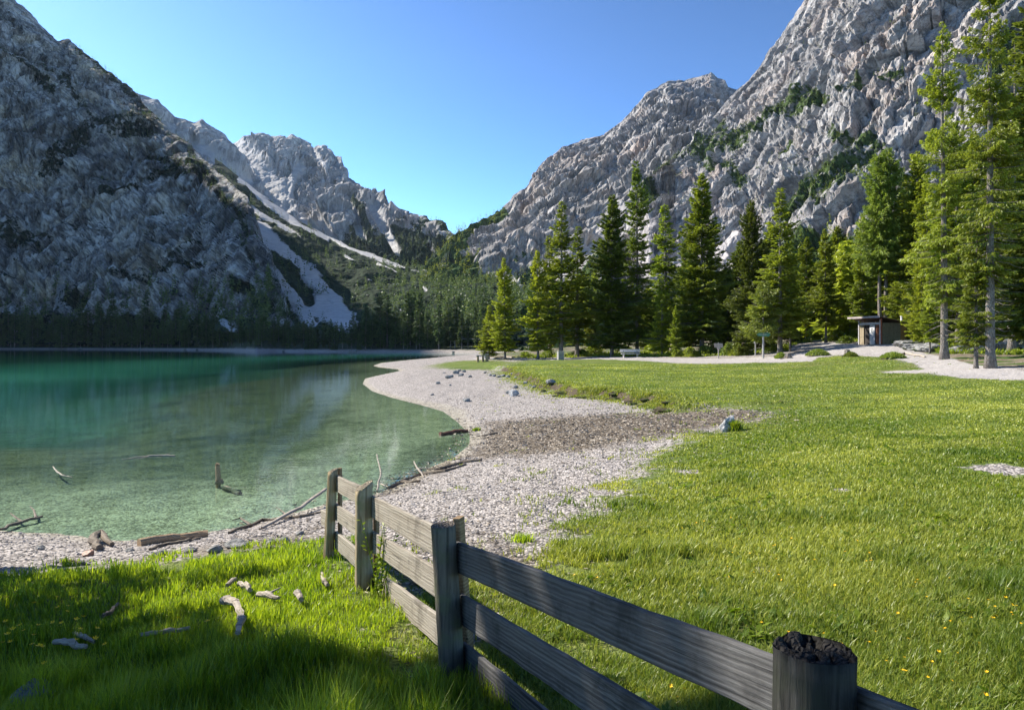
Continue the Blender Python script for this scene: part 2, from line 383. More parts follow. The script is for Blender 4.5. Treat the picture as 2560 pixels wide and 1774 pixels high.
# water
wr = np.concatenate([6 * (120 / 6) ** np.linspace(0, 1, 180), np.linspace(125, 640, 60)])
wp = np.concatenate([np.linspace(-1500, -20, 60)[:-1], np.linspace(-20, 560, 240)])
WX = (wp[None] - 512) / F * wr[:, None]; WY = np.repeat(wr[:, None], len(wp), 1); WZ = terrain(WX, WY, False)
dep = np.maximum(-WZ.ravel(), 0)
m = NT('lake_water'); pos = m.geo()
rip = m.math('ADD', m.noise(m.mapping(pos, (0.8, 1.6, 1)), 2.2, 3, 0.6), m.math('MULTIPLY', m.noise(m.mapping(pos, (0.2, 0.5, 1)), 0.5, 2), 1.5))
nb = m.bump(rip, 0.03, 0.10)
gl = m.n('BsdfGlossy'); gl.inputs['Roughness'].default_value = 0.03; m.set(gl.inputs['Normal'], nb); m.set(gl.inputs['Color'], (0.95, 0.97, 1))
tr = m.n('BsdfTransparent'); m.set(tr.inputs['Color'], (0.74, 0.92, 0.82))
df = m.n('BsdfDiffuse'); deep = m.attr('deep')
patch = m.noise(m.mapping(pos, (0.5, 1.0, 1)), 0.11, 3)
m.set(df.inputs['Color'], m.mix(deep, m.mix(m.rng(patch, 0.35, 0.7), (0.026, 0.23, 0.15), (0.065, 0.36, 0.245)), (0.004, 0.06, 0.038)))
ms = m.n('MixShader'); m.set(ms.inputs[0], m.attr('turbid')); m.t.links.new(tr.outputs[0], ms.inputs[1]); m.t.links.new(df.outputs[0], ms.inputs[2])
dt = m.n('VectorMath', operation='DOT_PRODUCT'); m.set(dt.inputs[0], m.n('NewGeometry').outputs['Incoming']); m.set(dt.inputs[1], nb)
sch = m.math('MULTIPLY_ADD', m.math('POWER', m.math('SUBTRACT', 1.0, m.math('MINIMUM', m.math('ABSOLUTE', dt.outputs['Value']), 1.0)), 5.0), 0.98, 0.02)
ms2 = m.n('MixShader'); m.set(ms2.inputs[0], m.math('MULTIPLY', sch, 0.97)); m.t.links.new(ms.outputs[0], ms2.inputs[1]); m.t.links.new(gl.outputs[0], ms2.inputs[2])
m.done(ms2.outputs[0])
lake = mesh_np('lake_water', np.stack([WX.ravel(), WY.ravel(), 0 * WX.ravel()], -1), [grid_faces(*WX.shape)], m.m,
               {'deep': sstep(2.2, 6.5, dep), 'turbid': 0.95 * (1 - np.exp(-(dep / 1.9) ** 1.7))}, smooth=True)
tag(lake, kind='structure')
# ---------------------------------------------------------------- mountains
def pd(px, py, line, closed=False): return seg_dist(px, py, np.array(line, float), closed)

def mountain(name, px0, px1, step, rows, ridge, dridge, base, prof, disp, veg, scree, mat, warp=None, cw=None, back=500, smooth=False):
    px = np.arange(px0, px1 + step, step); nc = len(px)
    R = np.array(ridge, float); rp = np.interp(px, R[:, 0], R[:, 1])
    D = np.array(dridge, float); rd = np.interp(px, D[:, 0], D[:, 1])
    B = np.array(base, float); bd = np.interp(px, B[:, 0], B[:, 1]); bz = np.interp(px, B[:, 0], B[:, 2])
    rz = CAMZ + rd * (HZ - rp) / F; rz = np.maximum(rz, bz + 1)
    t = np.linspace(0, 1, rows)[:, None]
    tp = np.array(prof, float)
    y = bd + (rd - bd) * t; z = bz + (rz - bz) * np.interp(t, tp[:, 0], tp[:, 1])
    tb = np.linspace(0, 1, 14)[1:, None]
    y = np.concatenate([y, rd + back * tb]); z = np.concatenate([z, rz - (rz - bz + 40) * tb ** 1.4]); tt = np.concatenate([t, 1 + tb])
    x = (px[None] - 512) / F * y
    if warp is not None: x, y, z = warp(px, tt, x, y, z)
    P = np.stack([x, y, z], -1); nr = len(y)
    du = np.gradient(P, axis=1); dv = np.gradient(P, axis=0); N = np.cross(du, dv); N /= np.linalg.norm(N, axis=-1)[..., None] + 1e-9
    q = P.reshape(-1, 3); T = np.repeat(tt, nc, 1).ravel()
    dd = disp(q) 
    edge = sstep(0, 0.06, T) * (0.25 + 0.75 * sstep(1.0, 0.86, T))
    if cw is not None: edge = edge * np.interp(np.broadcast_to(px[None], (nr, nc)).ravel(), cw[0], cw[1])
    Q = q + N.reshape(-1, 3) * (dd * edge)[:, None]
    Pg = Q.reshape(nr, nc, 3)
    du = np.gradient(Pg, axis=1); dv = np.gradient(Pg, axis=0); N2 = np.cross(du, dv); N2 /= np.linalg.norm(N2, axis=-1)[..., None] + 1e-9
    sx = 512 + F * q[:, 0] / q[:, 1]; sy = HZ - F * (q[:, 2] - CAMZ) / q[:, 1]
    V = veg(Q, sx, sy, N2.reshape(-1, 3)[:, 2], T); Sc = scree(Q, sx, sy, N2.reshape(-1, 3)[:, 2], T)
    # scree lies smooth: pull it back to the undisturbed slope
    k = np.clip(Sc, 0, 1)[:, None]; Q = Q * (1 - 0.8 * k) + (q + N.reshape(-1, 3) * 1.0) * 0.8 * k
    o = mesh_np(name, Q, [grid_faces(nr, nc)], mat, {'veg': V, 'scree': Sc}, smooth=smooth)
    tag(o, kind='structure'); o['surf'] = 0; del o['surf']
    return o, Q.reshape(nr, nc, 3), V.reshape(nr, nc), px

def rock_mat(name, light, dark, warm, veg, scree, beds, bumpd, scale=1.0, stain=0.5, warm_amt=0.6, zone=0.4):
    m = NT(name); pos = m.geo()
    def along(d, n, L1, L2):
        d = Vector(d).normalized(); n = Vector(n); n = (n - d * n.dot(d)).normalized(); b = d.cross(n); c = m.n('CombineXYZ')
        for k, (v, L) in enumerate(((d, L1), (n, L2), (b, L2))):
            q = m.n('VectorMath', operation='DOT_PRODUCT'); m.set(q.inputs[0], pos); q.inputs[1].default_value = v / L; m.set(c.inputs[k], q.outputs['Value'])
        return c.outputs[0]
    bl = m.noise(pos, 0.012 * scale, 6, 0.6); fine = m.noise(pos, 0.16 * scale, 7, 0.72); mid = m.noise(pos, 0.045 * scale, 5, 0.65)
    s1 = m.noise(along(*beds[0], 60 / scale, 7 / scale), 1.0, 8, 0.7, 0.8); s2 = m.noise(along(*beds[1], 70 / scale, 9 / scale), 1.0, 8, 0.7, 0.8)
    sel = m.rng(bl, 0.44, 0.56); st = m.math('ADD', m.math('MULTIPLY', s1, m.math('SUBTRACT', 1.0, sel)), m.math('MULTIPLY', s2, sel))
    streak = m.noise(m.mapping(pos, (0.06 * scale, 0.06 * scale, 0.006 * scale)), 1.0, 6, 0.65)
    tone = m.math('ADD', m.math('MULTIPLY', st, 0.7), m.math('MULTIPLY', fine, 0.3))
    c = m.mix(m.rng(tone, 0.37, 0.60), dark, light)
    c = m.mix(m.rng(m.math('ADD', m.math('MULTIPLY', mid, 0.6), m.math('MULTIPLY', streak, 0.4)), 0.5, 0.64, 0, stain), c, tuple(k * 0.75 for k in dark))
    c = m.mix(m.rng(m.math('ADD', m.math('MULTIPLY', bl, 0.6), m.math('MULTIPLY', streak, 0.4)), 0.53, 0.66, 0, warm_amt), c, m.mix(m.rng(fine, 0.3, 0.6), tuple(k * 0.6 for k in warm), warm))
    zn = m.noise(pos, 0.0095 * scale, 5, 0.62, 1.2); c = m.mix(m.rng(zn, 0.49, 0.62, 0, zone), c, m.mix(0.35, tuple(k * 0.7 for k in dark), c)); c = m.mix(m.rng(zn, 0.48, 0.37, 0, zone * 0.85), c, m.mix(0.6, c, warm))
    crack = m.rng(m.math('ABSOLUTE', m.math('SUBTRACT', s1, 0.5)), 0.0, 0.022, 0.75, 0)
    c = m.mix(crack, c, tuple(k * 0.45 for k in dark))
    sc = m.mix(m.rng(fine, 0.3, 0.7), scree, tuple(k * 0.72 for k in scree))
    dv = m.math('ADD', m.math('MULTIPLY', m.math('SUBTRACT', fine, 0.5), 2.6), m.math('MULTIPLY', m.math('SUBTRACT', mid, 0.5), 1.4))
    c = m.mix(m.rng(m.math('ADD', m.attr('scree'), m.math('MULTIPLY', dv, 0.75)), 0.22, 0.8), c, sc)
    vg = m.mix(m.rng(m.noise(pos, 0.3 * scale, 4, 0.7), 0.35, 0.65), tuple(k * 0.6 for k in veg), tuple(k * 2.0 for k in veg))
    c = m.mix(m.rng(m.math('ADD', m.attr('veg'), m.math('MULTIPLY', dv, 0.8)), 0.42, 0.6), c, vg)
    h = m.math('ADD', m.math('MULTIPLY', st, 1.0), m.math('MULTIPLY', fine, 0.5))
    return m.done(m.pbr(c, 0.95, m.bump(h, 1.0, bumpd), 0.1))

def terrace(q, nrm, lam, warp_s, warp_a, amp):
    n = np.array(nrm, float); n /= np.linalg.norm(n)
    s = q @ n / lam + warp_a * fbm(q / warp_s, 4)
    f = s - np.floor(s); return amp * (np.where(f < 0.75, f / 0.75, (1 - f) / 0.25) - 0.5)

def brush(q, d, n, L1, L2, amp, o=4):
    d = np.array(d, float); d /= np.linalg.norm(d); n = np.array(n, float); n -= d * (n @ d); n /= np.linalg.norm(n); b = np.cross(d, n)
    w = 0.35 * fbm(q / (L1 * 1.2), 2)
    p = np.stack([q @ d / L1 + w, q @ n / L2 + w, q @ b / L2], -1)
    return amp * (ridged(p, o, 0.55) - 0.8)

def hsh(a, b, k=0):
    h = np.sin(a * 127.1 + b * 311.7 + k * 74.7) * 43758.5453; return h - np.floor(h)
def slabs(q, d, n, L1, L2, amp, k=0, warp=1.0):
    """bedded rock: long slabs with sharp steps between them"""
    d = np.array(d, float); d /= np.linalg.norm(d); n = np.array(n, float); n -= d * (n @ d); n /= np.linalg.norm(n)
    u = q @ d / L1 + 0.5 * fbm(q / (L1 * 0.7) + k, 3); v = q @ n / L2 + warp * 1.1 * fbm(q / (L1 * 0.6) + 9 + k, 3) + 0.25 * fbm(q / (L2 * 0.8) + k, 3)
    iv = np.floor(v); fv = v - iv; uu = u + hsh(iv, 0, k) * 3; iu = np.floor(uu); fu = uu - iu
    h = hsh(iu, iv, k + 1) - 0.5; crack = np.exp(-(np.minimum(fv, 1 - fv) / 0.06) ** 2) * 0.5 + np.exp(-(np.minimum(fu, 1 - fu) / 0.03) ** 2) * 0.3
    return amp * (h + (fv - 0.5) * (0.4 + 0.9 * hsh(iu, iv, k + 2)) + 0.5 * (fu - 0.5) * (hsh(iu, iv, k + 3) - 0.5) - crack)

# A: dark mountain on the left
M_A = rock_mat('shaded_rock', (0.50, 0.495, 0.49), (0.04, 0.042, 0.047), (0.62, 0.54, 0.42), (0.012, 0.018, 0.011), (0.24, 0.245, 0.25), (((0.7, 0.1, -0.65), (0.5, -0.5, 0.5)), ((0.1, 0.2, 1), (1, -0.4, 0))), 3.0, 1.0, 0.8, 0.95, 0.8)  # light and dark tones spread wide to stand in for weak relief shading
RA = [(-700, -300), (-600, -360), (-500, -390), (-428, -375), (-330, -330), (-250, -260), (-120, -120), (-40, -45), (0, -18), (19, 0), (45, 25), (59, 40), (68, 38), (78, 46), (97, 61), (117, 77), (135, 90), (153, 110), (171, 131), (187, 142), (203, 158), (226, 178), (248, 196), (255, 213), (262, 238), (272, 262), (284, 291), (290, 312), (297, 338)]  # unseen ridge beyond the left edge is raised to shade the far shore
def dA(q):
    a = 13 * (ridged(q / 240, 2) - 0.9) + 1.2 * fbm(q / 10, 3) + brush(q, (0.7, 0.1, -0.65), (0.5, -0.5, 0.5), 300, 70, 13, 2)
    return a + slabs(q, (0.7, 0.1, -0.65), (0.5, -0.5, 0.5), 150, 32, 8, 3) + slabs(q, (0.7, 0.1, -0.65), (0.5, -0.5, 0.5), 55, 11, 3.6, 7) + slabs(q, (0.1, 0.2, 1), (1, -0.4, 0), 90, 28, 6, 12) + slabs(q, (0.7, 0.1, -0.65), (0.5, -0.5, 0.5), 20, 5, 1.6, 15)
def vA(Q, sx, sy, nz, T):
    v = sstep(0.7, 0.95, nz + 0.22 * fbm(Q / 60, 4)) * 0.7
    for l, w in (([(40, 55), (60, 72), (66, 82)], 7), ([(45, 165), (70, 142), (95, 128), (150, 126)], 10), ([(78, 46), (100, 64), (118, 80), (136, 95), (150, 112)], 4), ([(150, 150), (200, 170), (230, 205)], 6),
                 ([(0, 232), (30, 232)], 16), ([(110, 270), (165, 272), (200, 262)], 5), ([(190, 150), (240, 215), (252, 262)], 3), ([(0, 40), (30, 70), (50, 95)], 6), ([(240, 285), (262, 303), (284, 315)], 7),
                 ([(60, 80), (100, 130)], 3), ([(100, 190), (160, 170), (190, 175)], 5)):
        v = np.maximum(v, sstep(1.6, 0.4, pd(sx, sy, l) / w + 0.5 * fbm(Q / 25, 3) + 0.4 * fbm(Q / 8, 2)) * 0.62)
    v = np.maximum(v, sstep(305, 330, sy + 0.05 * (90 - sx) + 14 * fbm(Q / 50, 4)) * 0.8)
    v = np.maximum(v, 0.8 * sstep(26, 6, np.abs(sx - 75) + np.abs(sy - 300)))
    return v
def sA(Q, sx, sy, nz, T):
    s = sstep(1.4, 0.5, pd(sx, sy, [(62, 288), (57, 310)]) / 4) 
    s = np.maximum(s, sstep(1.5, 0.5, pd(sx, sy, [(212, 320), (225, 330)]) / 6))
    return np.maximum(s, 0.7 * sstep(1.4, 0.4, pd(sx, sy, [(250, 300), (270, 318)]) / 7))
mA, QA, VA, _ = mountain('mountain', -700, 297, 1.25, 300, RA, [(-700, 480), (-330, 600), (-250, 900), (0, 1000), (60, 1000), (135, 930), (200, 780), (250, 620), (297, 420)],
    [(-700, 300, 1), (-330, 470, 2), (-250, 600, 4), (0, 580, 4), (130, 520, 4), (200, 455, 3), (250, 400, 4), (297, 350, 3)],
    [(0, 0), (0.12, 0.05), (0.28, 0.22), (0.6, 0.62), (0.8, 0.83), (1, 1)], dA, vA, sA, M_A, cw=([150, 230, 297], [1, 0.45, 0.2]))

# B and C: pale ridges at the head of the valley on the left
M_C = rock_mat('pale_rock', (0.475, 0.469, 0.463), (0.188, 0.190, 0.200), (0.450, 0.406, 0.362), (0.018, 0.03, 0.019), (0.475, 0.469, 0.463), (((0.1, 0.2, 1), (1, -0.4, 0)), ((0.65, 0.12, 0.75), (0.45, -0.84, -0.25))), 5, 0.55, 0.4, 0.4)
def dB(q): return 30 * (ridged(q / 330, 5) - 0.9) + 10 * (ridged(q / 80 + 9, 3) - 0.7) + terrace(q, (0.5, -0.2, 0.8), 60, 140, 1.0, 16)
def vB(Q, sx, sy, nz, T): return 0.35 * sstep(0.0, 0.8, fbm(Q / 90, 3)) * sstep(150, 180, sy)
def sB(Q, sx, sy, nz, T): return sstep(1.6, 0.5, pd(sx, sy, [(195, 145), (225, 170), (245, 185)]) / 5)
mountain('mountain', 90, 262, 1.0, 150, [(90, 80), (135, 90), (158, 99), (176, 115), (186, 117), (194, 120), (201, 117), (212, 123), (226, 133), (235, 144), (246, 165), (262, 190)], [(90, 1500), (262, 1500)],
    [(90, 800, 60), (262, 1000, 120)], [(0, 0), (0.4, 0.3), (1, 1)], dB, vB, sB, M_C)
RC = [(215, 150), (228, 146), (235, 143), (244, 136), (255, 135), (262, 134), (270, 137), (282, 136), (287, 139), (292, 136), (300, 140), (308, 144), (313, 149), (318, 146), (323, 146), (330, 150), (335, 157), (341, 157), (347, 166), (351, 175), (369, 190), (388, 206), (411, 214), (426, 218), (442, 222), (450, 229), (455, 236), (462, 246), (480, 262)]
def dC(q): return 42 * (ridged(q / 300 + 3, 5) - 0.9) + 14 * (ridged(q / 90 + 9, 4) - 0.7) + brush(q, (0.2, 0.3, 1), (1, -0.3, 0), 160, 35, 8) + slabs(q, (0.2, 0.3, 1), (1, -0.3, 0), 170, 40, 10, 4) + slabs(q, (0.9, 0.2, -0.1), (0, 0.2, 1), 120, 24, 7, 8) + terrace(q, (0.3, -0.35, 0.85), 55, 140, 1.2, 18)
SC_C = [([(243, 150), (262, 172), (278, 188), (285, 205), (300, 225)], 9), ([(300, 165), (288, 185), (285, 205)], 4), ([(345, 205), (358, 228), (366, 250)], 4), ([(372, 212), (384, 232), (400, 262)], 5.5), ([(240, 160), (268, 200), (320, 238)], 6),
        ([(322, 225), (338, 245)], 4), ([(313, 152), (325, 165)], 3)]
def sC(Q, sx, sy, nz, T):
    s = np.zeros(len(sx))
    for l, w in SC_C: s = np.maximum(s, sstep(1.5, 0.5, pd(sx, sy, l) / w + 0.35 * fbm(Q / 50, 3)))
    return s
def vC(Q, sx, sy, nz, T):
    v = sstep(392, 404, sx + 10 * fbm(Q / 70, 3)) * (1 - 0.9 * sstep(0.4, 0.0, np.minimum(pd(sx, sy, [(400, 222), (425, 228), (448, 240)]) / 22, 1) - 0.3 + 0.3 * fbm(Q / 60, 3)))
    v = np.maximum(v, sstep(225, 250, sy + 12 * fbm(Q / 60, 3)) * sstep(335, 350, sx))
    v = np.maximum(v, 0.8 * sstep(1.5, 0.6, pd(sx, sy, [(352, 205), (362, 225), (372, 245)]) / 5 + 0.3 * fbm(Q / 40, 2)))
    v = np.maximum(v, 0.75 * sstep(0.1, 0.6, fbm(Q / 60, 4)) * sstep(190, 215, sy) * sstep(310, 330, sx))
    return v * (1 - 0.95 * sC(Q, sx, sy, nz, T))
mC, QC, VC, _ = mountain('mountain', 215, 480, 0.9, 210, RC, [(215, 1900), (300, 1900), (369, 1600), (455, 1250), (480, 1150)], [(215, 1050, 80), (300, 1000, 90), (400, 820, 60), (480, 760, 45)],
    [(0, 0), (0.25, 0.1), (0.5, 0.36), (0.8, 0.76), (1, 1)], dC, vC, sC, M_C)

# talus apron of the left side, dwarf pine with streaks of scree
M_F = rock_mat('talus_slope', (0.33, 0.325, 0.32), (0.16, 0.16, 0.16), (0.3, 0.28, 0.25), (0.018, 0.028, 0.014), (0.50, 0.49, 0.48), (((0.7, 0.1, -0.65), (0.5, -0.5, 0.5)), ((0.7, 0.1, -0.65), (0.5, -0.5, 0.5))), 1.5, 1.0, 0.2, 0.3)
SF = [([(240, 180), (262, 198), (285, 214), (306, 230), (327, 238)], 3.0), ([(252, 208), (275, 222), (300, 241)], 2.0), ([(330, 237), (350, 248), (372, 256)], 1.2), ([(366, 253), (390, 262), (404, 268)], 1.5), ([(378, 262), (398, 274)], 1.3), ([(345, 255), (355, 261)], 1.0),
      ([(258, 225), (268, 238), (285, 254), (308, 272), (326, 290), (338, 303), (345, 318)], 7), ([(258, 225), (262, 245), (268, 252)], 5), ([(272, 266), (284, 285), (300, 305), (312, 325)], 6.5), ([(300, 300), (330, 310), (345, 320)], 12), ([(415, 262), (425, 268)], 3), ([(416, 286), (426, 292)], 3), ([(250, 245), (262, 252)], 1.5), ([(222, 320), (235, 330)], 4)]
def dF(q): return 9 * fbm(q / 90, 4) + 2.5 * fbm(q / 14, 3)
def sF(Q, sx, sy, nz, T):
    s = np.zeros(len(sx))
    for l, w in SF: s = np.maximum(s, sstep(1.45, 0.6, pd(sx, sy, l) / w + 0.4 * fbm(Q / 30, 3)))
    s = s * (1 - sstep(1.4, 0.7, pd(sx, sy, [(268, 254), (284, 268), (300, 284), (309, 299)]) / 5.5 + 0.15 * fbm(Q / 20, 3)))
    return np.maximum(s, 0.7 * sstep(0.62, 0.8, fbm(Q / np.array([45, 45, 14]), 4)) * sstep(330, 380, sx))
def vF(Q, sx, sy, nz, T): return 1.1 - 1.3 * sF(Q, sx, sy, nz, T)
mF, QF, VF, _ = mountain('hillside', 215, 560, 1.0, 260, [(215, 158), (237, 176), (262, 194), (289, 214), (327, 236), (360, 249), (401, 264), (426, 270), (450, 276), (500, 286), (560, 300)],
    [(215, 1250), (260, 1150), (327, 1050), (401, 900), (450, 800), (560, 500)], [(215, 420, 12), (290, 360, 6), (400, 318, 5), (500, 270, 5), (560, 250, 5)],
    [(0, 0), (0.2, 0.12), (1, 1)], dF, vF, sF, M_F)

# D: sunlit dome and peak right of the gap
M_D = rock_mat('sunlit_rock', (0.475, 0.456, 0.438), (0.144, 0.140, 0.140), (0.463, 0.331, 0.256), (0.035, 0.06, 0.018), (0.500, 0.481, 0.469), (((0.65, 0.12, 0.75), (0.45, -0.84, -0.25)), ((0.1, 0.2, 1), (1, -0.4, 0))), 4, 0.75, 0.5, 0.5)
RD = [(415, 275), (430, 262), (445, 245), (454, 235), (457, 232), (467, 226), (483, 218), (499, 210), (511, 201), (515, 195), (528, 187), (534, 174), (543, 162), (552, 154), (563, 145), (586, 138), (604, 135), (611, 131), (620, 124), (638, 104), (649, 92), (658, 88), (667, 81), (680, 80), (692, 78), (705, 74), (709, 72), (711, 71), (716, 76), (725, 78), (727, 86), (735, 89), (742, 92), (760, 110), (800, 150)]
def dD(q):
    a = 8 * (ridged(q / 280 + 11, 2) - 0.9) + 1.5 * fbm(q / 14, 3) + brush(q, (0.3, 0.2, 0.9), (0.8, -0.5, -0.1), 420, 110, 12, 2)
    return a + slabs(q, (0.65, 0.12, 0.75), (0.45, -0.84, -0.25), 200, 42, 9, 2) + slabs(q, (0.65, 0.12, 0.75), (0.45, -0.84, -0.25), 75, 14, 4.2, 6) + slabs(q, (0.2, 0.2, 1), (1, -0.4, 0), 160, 45, 9, 11)
def vD(Q, sx, sy, nz, T):
    v = sstep(486, 470, sx + 0.35 * (sy - 215) + 9 * fbm(Q / 60, 3))
    v = np.maximum(v, 1.1 * sstep(1.5, 0.7, pd(sx, sy, [(457, 232), (480, 222), (500, 214)]) / 7))
    v = np.maximum(v, sstep(250, 272, sy - 0.10 * np.abs(sx - 520) + 14 * fbm(Q / 70, 3)))
    v = np.maximum(v, 0.8 * sstep(0.15, 0.7, fbm(Q / 55, 4)) * sstep(235, 255, sy))
    return v * (1 - 0.9 * sD(Q, sx, sy, nz, T))
def sD(Q, sx, sy, nz, T):
    s = np.zeros(len(sx))
    for l, w in (([(620, 205), (600, 235), (585, 262), (560, 280)], 7), ([(585, 245), (560, 258), (538, 270)], 3.5), ([(640, 215), (610, 240)], 5), ([(565, 280), (540, 286)], 3), ([(505, 270), (520, 285)], 3), ([(420, 272), (432, 276)], 2), ([(700, 130), (690, 145), (672, 160)], 3)):
        s = np.maximum(s, sstep(1.5, 0.5, pd(sx, sy, l) / w + 0.35 * fbm(Q / 40, 3)))
    return s
mD, QD, VD, _ = mountain('mountain', 415, 800, 0.95, 260, RD, [(415, 900), (454, 1000), (528, 1150), (604, 1250), (711, 1350), (800, 1300)], [(415, 480, 12), (500, 420, 12), (640, 420, 15), (800, 450, 30)],
    [(0, 0), (0.2, 0.08), (0.42, 0.25), (0.55, 0.48), (0.85, 0.85), (1, 1)], dD, vD, sD, M_D, smooth=False)

# E: great wall on the right
M_E = rock_mat('great_wall_rock', (0.469, 0.456, 0.444), (0.138, 0.135, 0.138), (0.500, 0.356, 0.275), (0.035, 0.055, 0.016), (0.512, 0.481, 0.469), (((0.65, 0.12, 0.75), (0.45, -0.84, -0.25)), ((0.9, 0.3, 0.18), (0, 0, 1))), 3, 1.15, 0.45, 0.42)
RE = [(500, 315), (540, 305), (585, 290), (610, 268), (630, 235), (641, 212), (649, 182), (660, 166), (676, 153), (690, 144), (701, 134), (719, 112), (739, 90), (748, 82), (764, 62), (773, 47), (784, 34), (793, 20), (800, 9), (806, 0), (850, -75), (900, -130), (1000, -200), (1150, -250), (1500, -200)]
def dE(q):
    a = 9 * (ridged(q / 190 + 21, 2) - 0.9) + 1.0 * fbm(q / 9, 3) + brush(q, (0.65, 0.12, 0.75), (0.45, -0.84, -0.25), 320, 70, 12, 2)
    return a + slabs(q, (0.65, 0.12, 0.75), (0.45, -0.84, -0.25), 150, 30, 7.5, 1) + slabs(q, (0.65, 0.12, 0.75), (0.45, -0.84, -0.25), 55, 10, 3.4, 5) + slabs(q, (0.65, 0.12, 0.75), (0.45, -0.84, -0.25), 20, 4.5, 1.5, 9) + slabs(q, (0.9, 0.3, 0.18), (0.1, -0.3, 1), 90, 28, 4.5, 13)
VE = [([(655, 172), (675, 158), (700, 150), (725, 136), (750, 126), (775, 115), (800, 100), (815, 92)], 7), ([(705, 160), (730, 168), (745, 182)], 8), ([(745, 135), (760, 125)], 6), ([(800, 205), (820, 185), (845, 165), (870, 150)], 14), ([(830, 130), (850, 138), (870, 135)], 7),
      ([(790, 215), (810, 195), (830, 200), (850, 190)], 12), ([(880, 75), (900, 62)], 4), ([(840, 92), (860, 80)], 3.5), ([(775, 150), (790, 140)], 4), ([(1000, 60), (1040, 30)], 14), ([(690, 262), (740, 250)], 6), ([(870, 215), (900, 190)], 8), ([(655, 180), (645, 205)], 4)]
def vE(Q, sx, sy, nz, T):
    v = 0.5 * sstep(0.72, 0.95, nz + 0.2 * fbm(Q / 40, 4))
    for l, w in VE: v = np.maximum(v, 0.95 * sstep(1.6, 0.5, pd(sx, sy, l) / w + 0.55 * fbm(Q / 22, 3) + 0.45 * fbm(Q / 7, 2)) * 0.68)
    v = np.maximum(v, 1.1 * sstep(225, 245, sy + 0.0 * sx + 12 * fbm(Q / 45, 3)) * sstep(770, 800, sx))
    v = np.maximum(v, 1.0 * sstep(268, 290, sy + 12 * fbm(Q / 45, 3)))
    return v * (1 - 0.9 * sE(Q, sx, sy, nz, T))
def sE(Q, sx, sy, nz, T):
    s = np.zeros(len(sx))
    for l, w in (([(735, 232), (715, 250), (690, 268)], 6), ([(650, 220), (640, 250), (655, 280)], 8), ([(835, 213), (812, 225), (790, 232)], 4.5), ([(720, 245), (735, 275)], 7), ([(860, 215), (875, 220)], 4), ([(700, 250), (660, 270)], 6)):
        s = np.maximum(s, sstep(1.5, 0.5, pd(sx, sy, l) / w + 0.35 * fbm(Q / 30, 3)))
    return s
mE, QE, VE_, _ = mountain('mountain', 500, 1500, 1.15, 400, RE, [(500, 300), (600, 420), (640, 700), (676, 900), (740, 900), (806, 820), (900, 760), (1050, 700), (1500, 700)], [(500, 245, -6), (640, 215, -6), (800, 210, -4), (1050, 190, -4), (1500, 120, 0)],
    [(0, 0), (0.15, 0.05), (0.3, 0.18), (0.55, 0.5), (1, 1)], dE, vE, sE, M_E, back=300, smooth=False)
# ---------------------------------------------------------------- trees
def leaf_mat(name, c0, c1, trans=0.35):
    m = NT(name); v = m.attr('var')
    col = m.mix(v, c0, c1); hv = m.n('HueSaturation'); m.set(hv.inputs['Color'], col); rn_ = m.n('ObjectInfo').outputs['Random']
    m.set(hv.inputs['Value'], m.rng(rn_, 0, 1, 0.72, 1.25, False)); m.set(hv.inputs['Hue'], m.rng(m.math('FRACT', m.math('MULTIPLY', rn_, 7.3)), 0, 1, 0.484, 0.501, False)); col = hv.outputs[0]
    d = m.n('BsdfDiffuse'); m.set(d.inputs['Color'], col)
    t = m.n('BsdfTranslucent'); m.set(t.inputs['Color'], m.mix(0.5, col, m.mix(1.0, col, (1.0, 0.95, 0.35), 'MULTIPLY')))
    g = m.n('BsdfGlossy'); g.inputs['Roughness'].default_value = 0.45; m.set(g.inputs['Color'], (0.9, 0.9, 0.9))
    a = m.n('MixShader'); a.inputs[0].default_value = trans; m.t.links.new(d.outputs[0], a.inputs[1]); m.t.links.new(t.outputs[0], a.inputs[2])
    b = m.n('MixShader'); b.inputs[0].default_value = 0.03; m.t.links.new(a.outputs[0], b.inputs[1]); m.t.links.new(g.outputs[0], b.inputs[2])
    return m.done(b.outputs[0])
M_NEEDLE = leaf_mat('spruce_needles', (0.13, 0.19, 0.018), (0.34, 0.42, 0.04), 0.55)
M_NEEDLE_D = leaf_mat('dark_spruce_needles', (0.075, 0.12, 0.018), (0.21, 0.28, 0.035), 0.5)
M_LARCH = leaf_mat('larch_needles', (0.12, 0.19, 0.025), (0.32, 0.40, 0.055), 0.5)
M_FARN = leaf_mat('far_needles', (0.035, 0.07, 0.026), (0.14, 0.20, 0.065), 0.4)
M_FRESH = leaf_mat('fresh_needles', (0.17, 0.24, 0.018), (0.44, 0.52, 0.045), 0.6)
def bark_mat(name, a, b):
    m = NT(name); p = m.mapping(m.obj(), (6, 6, 2.2)); n = m.noise(p, 2.0, 6, 0.7); v = m.voro(m.mapping(m.obj(), (9, 9, 4)), 1.6)
    lich = m.noise(m.obj(), 1.3, 3)
    c = m.mix(m.rng(n, 0.3, 0.7), a, b); c = m.mix(m.rng(lich, 0.55, 0.7), c, m.mix(0.5, c, (0.30, 0.31, 0.27)))
    return m.done(m.pbr(c, 0.95, m.bump(m.math('ADD', v, n), 0.9, 0.05), 0.1))
M_BARK = bark_mat('spruce_bark', (0.10, 0.085, 0.072), (0.27, 0.24, 0.215))
M_BARKP = bark_mat('pine_bark', (0.25, 0.13, 0.075), (0.42, 0.26, 0.17))

